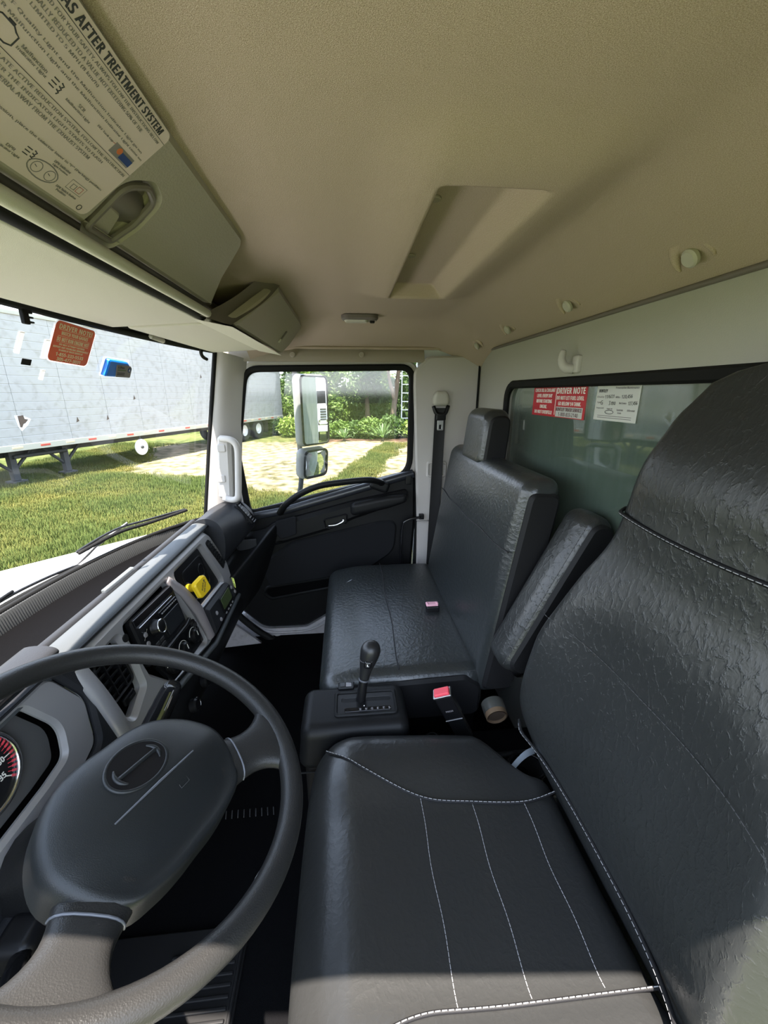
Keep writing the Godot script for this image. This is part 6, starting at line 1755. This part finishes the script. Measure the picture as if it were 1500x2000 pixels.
	part("case", rbox(Vector3(0.044, 0.082, 0.026), 0.007, Vector3i(1, 1, 1), 4), M.black_smooth, k, bt2)
	part("case_edge", rbox(Vector3(0.045, 0.006, 0.027), 0.002, Vector3i(1, 1, 1), 2), M.steel, k, bt2 * Transform3D(Basis(), Vector3(0, 0.040, 0)))
	part("red_button", rbox(Vector3(0.038, 0.010, 0.021), 0.003, Vector3i(1, 1, 1), 3), M.red, k, bt2 * Transform3D(Basis(), Vector3(0, 0.044, 0)))
	words("PRESS", 0.018, 0.005, M.ink_grey, k, bt2 * Transform3D(Basis(), Vector3(0, -0.008, 0.0132)))
	part("stalk", rbox(Vector3(0.040, 0.085, 0.022), 0.006, Vector3i(1, 1, 1), 3), M.black, k, bt2 * Transform3D(Basis(), Vector3(0, -0.080, 0)))
	part("stalk_line", tube([bt2 * Vector3(-0.021, -0.040, 0.0125), bt2 * Vector3(0.021, -0.040, 0.0125)], 0.0014, 6), M.button, k)
	# faded buckle sunk in the bench
	var k2 := thing("seat_belt_buckle", Vector3(0.285, -0.715, -1.165), "small buckle with a faded pink button sunk in the bench", "buckle")
	part("case", rbox(Vector3(0.046, 0.040, 0.030), 0.006, Vector3i(1, 1, 1), 3), M.black_smooth, k2, Transform3D(Basis(), Vector3(0.272, -0.706, -1.168)))
	part("pink_button", rbox(Vector3(0.040, 0.008, 0.022), 0.003, Vector3i(1, 1, 1), 3), M.pink, k2, Transform3D(Basis(), Vector3(0.270, -0.684, -1.168)))
	part("button_ear", slab(Vector3(0.007, 0.010, 0.012), Vector3(0.253, -0.682, -1.166), 0.002), M.pink, k2)
	part("button_ear", slab(Vector3(0.007, 0.010, 0.012), Vector3(0.287, -0.682, -1.166), 0.002), M.pink, k2)

	# tray with a cup ring behind the buckle, and a cardboard roll
	var t := thing("centre_tray", Vector3(0.33, YF, -0.78), "low black tray with a cup ring between the seats", "tray")
	part("tray_box", rbox(Vector3(0.34, 0.20, 0.13), 0.015, Vector3i(1, 1, 1), 3), M.carpet, t, Transform3D(Basis(), Vector3(0.34, -0.995, -0.785)))
	part("tray_rim", tube([Vector3(0.20, -0.868, -0.735), Vector3(0.48, -0.862, -0.735)], 0.008, 8), M.black, t)
	part("cup_ring", tube(range(28).map(func(j): return Vector3(0.405 + 0.042 * cos(TAU * j / 28), -0.852, -0.690 + 0.036 * sin(TAU * j / 28))), 0.004, 8, true), M.gloss, t)
	part("cup_well", lathe([Vector2(0.0, 0.0), Vector2(0.038, 0.0), Vector2(0.040, 0.06)], 24), M.rubber, t, Transform3D(Basis(), Vector3(0.405, -0.915, -0.690)))
	part("wire", tube(spline([Vector3(0.16, -0.83, -0.765), Vector3(0.19, -0.818, -0.775), Vector3(0.21, -0.826, -0.765), Vector3(0.215, -0.86, -0.75)], 6), 0.002, 6), M.rubber, t)
	var c := thing("cardboard_roll", Vector3(0.375, -0.84, -0.85), "brown cardboard roll wrapped in clear tape lying behind the red buckle", "roll")
	var ra := Vector3(-0.10, -0.22, 0.97).normalized()
	var rb := Basis(Vector3(1, 0, 0), ra, Vector3(1, 0, 0).cross(ra)).orthonormalized()
	part("tube", lathe([Vector2(0.024, -0.040), Vector2(0.024, 0.0), Vector2(0.029, 0.0), Vector2(0.029, -0.040)], 28), M.brown, c, Transform3D(rb, Vector3(0.377, -0.826, -0.815)))
	part("wrap", lathe([Vector2(0.0295, -0.042), Vector2(0.0305, -0.042), Vector2(0.0305, -0.012), Vector2(0.0295, -0.012)], 28), M.wrap, c, Transform3D(rb, Vector3(0.377, -0.826, -0.815)))
	part("core_end", lathe([Vector2(0.0, -0.006), Vector2(0.024, -0.006), Vector2(0.024, -0.008)], 24), M.brown_dark, c, Transform3D(rb, Vector3(0.377, -0.826, -0.815)))

	# ribbed mat in the driver's footwell
	var m := thing("floor_mat", Vector3(-0.32, YF, -0.42), "black ribbed rubber mat in the driver's footwell", "mat")
	part("mat_sheet", plate(rrect(0.30, 0.46, 0.03, 4), [], 0.010, 0.003, 0.05), M.mat, m, Transform3D(Basis(Vector3(1, 0, 0), Vector3(0, 0, -1), Vector3(0, 1, 0)), Vector3(-0.39, YF + 0.0, -0.36)))
	for k3 in 14: part("rib", slab(Vector3(0.13, 0.006, 0.006), Vector3(-0.320, YF + 0.012, -0.545 + 0.016 * k3), 0.002), M.mat, m)
	part("mat_edge", tube([Vector3(-0.247, YF + 0.012, -0.57), Vector3(-0.247, YF + 0.012, -0.15)], 0.004, 6), M.mat, m)
	var sm := MB.new()
	for k4 in 12: sm.join(tube([Vector3(-0.41 + 0.016 * k4, YF + 0.008, -0.845), Vector3(-0.405 + 0.016 * k4, YF + 0.010, -0.822)], 0.0015, 5))
	part("floor_stitch", sm, M.thread_dark, m)
	var p := thing("paper_scrap", Vector3(-0.244, YF, -0.687), "tiny pale paper scrap on the dark floor inside the wheel", "scrap")
	part("scrap", plate(PackedVector2Array([Vector2(-0.006, -0.008), Vector2(0.009, 0.0), Vector2(0.004, 0.012)]), [], 0.001, 0.0003, 0.05), M.paper_white, p, Transform3D(Basis(Vector3(1, 0, 0), Vector3(0, 0, -1), Vector3(0, 1, 0)), Vector3(-0.244, YF + 0.001, -0.687)))
# ---------------------------------------------------------------- stickers and small things on the glass
func screen_point(y: float, z: float) -> Vector3:
	var q := (z + 0.82) / 0.83
	var bow := 1.0 - q * q * 0.75 - 0.25 * pow(absf(q), 6.0)
	var v := (0.165 - y) / 0.68
	return Vector3(lerpf(lerpf(-0.480, -0.566, bow), lerpf(-0.610, -0.848, bow), v) - 0.012 * sin(v * PI), y, z)

func on_screen(y: float, z: float, roll := 0.0) -> Transform3D:   # x to the passenger side, y up the glass, z into the cab
	var p := screen_point(y, z)
	var up := (screen_point(y + 0.02, z) - screen_point(y - 0.02, z)).normalized()
	var rt := (screen_point(y, z - 0.02) - screen_point(y, z + 0.02)).normalized()
	var n := rt.cross(up).normalized()
	return Transform3D(Basis(rt, n.cross(rt), n) * Basis(Vector3.BACK, roll), p + n * 0.0012)

func build_small() -> void:
	# warning sticker on the windscreen
	var T := on_screen(0.1015, -0.987, -0.05)
	var s := thing("warning_sticker", T.origin, "orange red driver note sticker on the windscreen", "sticker")
	part("backing", plate(rrect(0.128, 0.088, 0.012, 6), [], 0.0008, 0.0002, 0.05), M.paper_white, s, T)
	part("face", plate(rrect(0.124, 0.084, 0.011, 6), [], 0.0006, 0.0002, 0.05), M.sticker_orange, s, T * Transform3D(Basis(), Vector3(0, 0, 0.0006)))
	var rows := [["DRIVER NOTE!", 0.104, 0.0100, 0.0315], ["WATCH YOUR GAUGES", 0.084, 0.0078, 0.0185], ["DO NOT RUN ENGINE HOT", 0.100, 0.0085, 0.0055], ["DO NOT ATTEMPT REPAIRS", 0.080, 0.0040, -0.0050], ["REPORT ANY PROBLEMS IMMEDIATELY", 0.110, 0.0040, -0.0110], ["TO BENTLEY TRUCK SERVICE AT", 0.076, 0.0040, -0.0170], ["1-855-333-5533", 0.086, 0.0075, -0.0260], ["305-477-3031", 0.074, 0.0075, -0.0360]]
	for r in rows: words(r[0], r[1], r[2], M.ink_cream, s, T * Transform3D(Basis(), Vector3(0, r[3], 0.0012)))
	for y in [0.0250, 0.0120, -0.0005]: part("rule", slab(Vector3(0.100, 0.0008, 0.0003), Vector3(0, y, 0.0014), 0.0001), M.ink_cream, s, T)
	# blue toll tag
	var U := on_screen(0.064, -1.154, 0.0)
	var t := thing("toll_tag", U.origin, "bright blue toll tag with a grey label on the windscreen", "toll tag")
	part("tape", plate(rrect(0.106, 0.049, 0.003, 2), [], 0.0006, 0.0002, 0.05), M.tape, t, U)
	part("case", plate(rpoly([[Vector2(-0.050, -0.021), 0.003], [Vector2(0.050, -0.021), 0.003], [Vector2(0.050, 0.008), 0.014], [Vector2(0.030, 0.020), 0.02], [Vector2(-0.045, 0.022), 0.006]], 4), [], 0.012, 0.003, 0.02), M.blue, t, U * Transform3D(Basis(), Vector3(0, 0, 0.0006)))
	part("label_plate", plate(rpoly(P2([[-0.012, -0.020], [0.049, -0.020], [0.048, 0.006], [0.040, 0.012], [-0.018, 0.012]], 0.003), 3), [], 0.002, 0.0005, 0.03), M.ink_grey, t, U * Transform3D(Basis(), Vector3(0, 0, 0.0120)))
	words("E-ZPass", 0.026, 0.006, M.ink, t, U * Transform3D(Basis(), Vector3(0.002, 0.006, 0.0142)))
	part("green_rule", slab(Vector3(0.034, 0.0020, 0.0004), Vector3(0.006, -0.001, 0.0143), 0.0001), M.ink_green, t, U)
	for y in [-0.009, -0.013]: part("print_bar", slab(Vector3(0.030, 0.0022, 0.0004), Vector3(0.006, y, 0.0142), 0.0001), M.ink, t, U)
	part("badge", disc(0.0065, 0.0006, 0.0002), M.ink_blue, t, U * Transform3D(Basis(), Vector3(0.038, 0.001, 0.0140)))
	part("badge_mark", plate(PackedVector2Array([Vector2(-0.003, -0.003), Vector2(0.003, -0.003), Vector2(0.0, 0.004)]), [], 0.0004, 0.0001, 0.05), M.ink_white, t, U * Transform3D(Basis(), Vector3(0.038, 0.001, 0.0146)))
	# remains of tape and old stickers
	for r in [[0.090, -0.848, 0.012, 0.042, M.tape, "strip of white tape on the windscreen, left of the other strip"], [0.085, -0.915, 0.012, 0.040, M.tape, "strip of white tape on the windscreen beside the orange sticker"], [0.036, -0.922, 0.010, 0.022, M.tape, "small dashed white tape scrap below the tape strips"], [0.058, -0.874, 0.024, 0.012, M.rubber, "small black adhesive patch on the windscreen"]]:
		var X := on_screen(r[0], r[1], -0.04)
		var o := thing("tape_scrap" if r[4] == M.tape else "adhesive_patch", X.origin, r[5], "tape" if r[4] == M.tape else "patch")
		part("tape_sheet" if r[4] == M.tape else "patch_sheet", plate(rrect(r[2], r[3], 0.001, 1), [], 0.0006, 0.0002, 0.05), r[4], o, X)
		part("edge_fold", slab(Vector3(r[2] * 0.9, 0.0015, 0.001), Vector3(0, r[3] / 2 - 0.001, 0.0008), 0.0003), r[4], o, X)
	# black mirror button left on the header, wire hook at the far corner
	var k := thing("mirror_mount", Vector3(-0.575, 0.13, -0.838), "small black mount hanging from the windscreen header", "mount")
	part("stem", slab(Vector3(0.008, 0.030, 0.014), Vector3(-0.572, 0.134, -0.836), 0.002), M.rubber, k)
	for j in 3: part("tooth", slab(Vector3(0.006, 0.003, 0.012), Vector3(-0.572, 0.124 + 0.008 * j, -0.848), 0.001), M.rubber, k)
	var h := thing("visor_clip", Vector3(-0.50, 0.13, -1.56), "small black hooked clip at the passenger end of the header", "clip")
	part("hook", tube(spline([Vector3(-0.498, 0.150, -1.530), Vector3(-0.502, 0.132, -1.535), Vector3(-0.504, 0.122, -1.560), Vector3(-0.503, 0.118, -1.590)], 5), 0.006, 8), M.rubber, h)

	# stickers on the rear window
	var rb := Basis(Vector3(0, 0, 1), Vector3(0, 1, 0), Vector3(-1, 0, 0))
	var A := Transform3D(rb * Basis(Vector3.BACK, -0.0), Vector3(XR + 0.0165, -0.0225, -1.070))
	var a := thing("service_sticker", A.origin, "red and white two-part driver note sticker on the rear window", "sticker")
	part("backing", plate(rrect(0.278, 0.082, 0.001, 1), [], 0.0006, 0.0002, 0.1), M.sticker_red, a, A)
	part("divider", slab(Vector3(0.0025, 0.070, 0.0004), Vector3(-0.004, 0, 0.0008), 0.0001), M.ink_white, a, A)
	part("white_box", slab(Vector3(0.128, 0.026, 0.0004), Vector3(0.066, -0.026, 0.0008), 0.0001), M.paper_white, a, A)
	for r in [["CHECK OIL & COOLANT", -0.070, 0.030, 0.118, 0.0095], ["LEVEL EVERY DAY", -0.070, 0.015, 0.090, 0.0095], ["BEFORE STARTING", -0.070, 0.0, 0.092, 0.0095], ["ENGINE.", -0.070, -0.015, 0.042, 0.0095], ["DO NOT OVERFILL!", -0.070, -0.030, 0.104, 0.0095], ["DRIVER NOTE", 0.066, 0.028, 0.132, 0.0150], ["DO NOT LET FUEL LEVEL", 0.066, 0.010, 0.128, 0.0095], ["GO BELOW 1/4 TANK.", 0.066, -0.0045, 0.108, 0.0095]]:
		words(r[0], r[3], r[4], M.ink_white, a, A * Transform3D(Basis(), Vector3(r[1], r[2], 0.0008)))
	words("BENTLEY TRUCK SERVICE", 0.122, 0.0085, M.ink_red_dark, a, A * Transform3D(Basis(), Vector3(0.066, -0.0195, 0.0012)))
	words("1-800-833-2140", 0.094, 0.0095, M.ink_red_dark, a, A * Transform3D(Basis(), Vector3(0.066, -0.0320, 0.0012)), false)
	var B := Transform3D(rb, Vector3(XR + 0.0165, -0.0215, -0.823))
	var b := thing("maintenance_sticker", B.origin, "white maintenance reminder slip with handwriting on the rear window", "sticker")
	part("sheet", plate(rrect(0.140, 0.074, 0.001, 1), [], 0.0006, 0.0002, 0.1), M.paper_white, b, B)
	words("BENTLEY", 0.030, 0.0065, M.ink, b, B * Transform3D(Basis(), Vector3(-0.046, 0.026, 0.0008)))
	words("Preventative Maintenance", 0.070, 0.0048, M.ink_grey, b, B * Transform3D(Basis(), Vector3(0.030, 0.032, 0.0008)), false)
	for r in [["Date", -0.052, 0.013, 0.024, 0.004], ["Miles", 0.006, 0.013, 0.014, 0.004], ["Type", -0.056, 0.001, 0.016, 0.004], ["Next Service", 0.024, 0.001, 0.022, 0.004], ["Inspected", -0.050, -0.011, 0.026, 0.004], ["Engine Oil", -0.016, -0.012, 0.018, 0.004], ["Transmission", 0.018, -0.013, 0.020, 0.004], ["Differential", 0.052, -0.013, 0.022, 0.004], ["Grease", 0.018, -0.019, 0.012, 0.004]]:
		words(r[0], r[3], r[4], M.ink_grey, b, B * Transform3D(Basis(), Vector3(r[1], r[2], 0.0008)), false)
	for r in [["11/6/21", -0.022, 0.014, 0.030, 0.007], ["120,456", 0.034, 0.014, 0.032, 0.008], ["G", -0.046, 0.001, 0.007, 0.009], ["3 mo", -0.010, 0.001, 0.022, 0.009], ["127,456", 0.054, 0.001, 0.026, 0.008]]:
		words(r[0], r[3], r[4], M.ink, b, B * Transform3D(Basis(Vector3.BACK, 0.05), Vector3(r[1], r[2], 0.0008)), false, "handwriting")
	part("circled_mark", tube(range(20).map(func(j): return B * Vector3(-0.016 + 0.014 * cos(TAU * j / 20), -0.0185 + 0.004 * sin(TAU * j / 20), 0.0012)), 0.0006, 4, true), M.ink, b)
	for y in [-0.027, -0.031]: part("rule", slab(Vector3(0.112, 0.0012, 0.0003), Vector3(0, y, 0.0008), 0.0001), M.ink_grey, b, B)
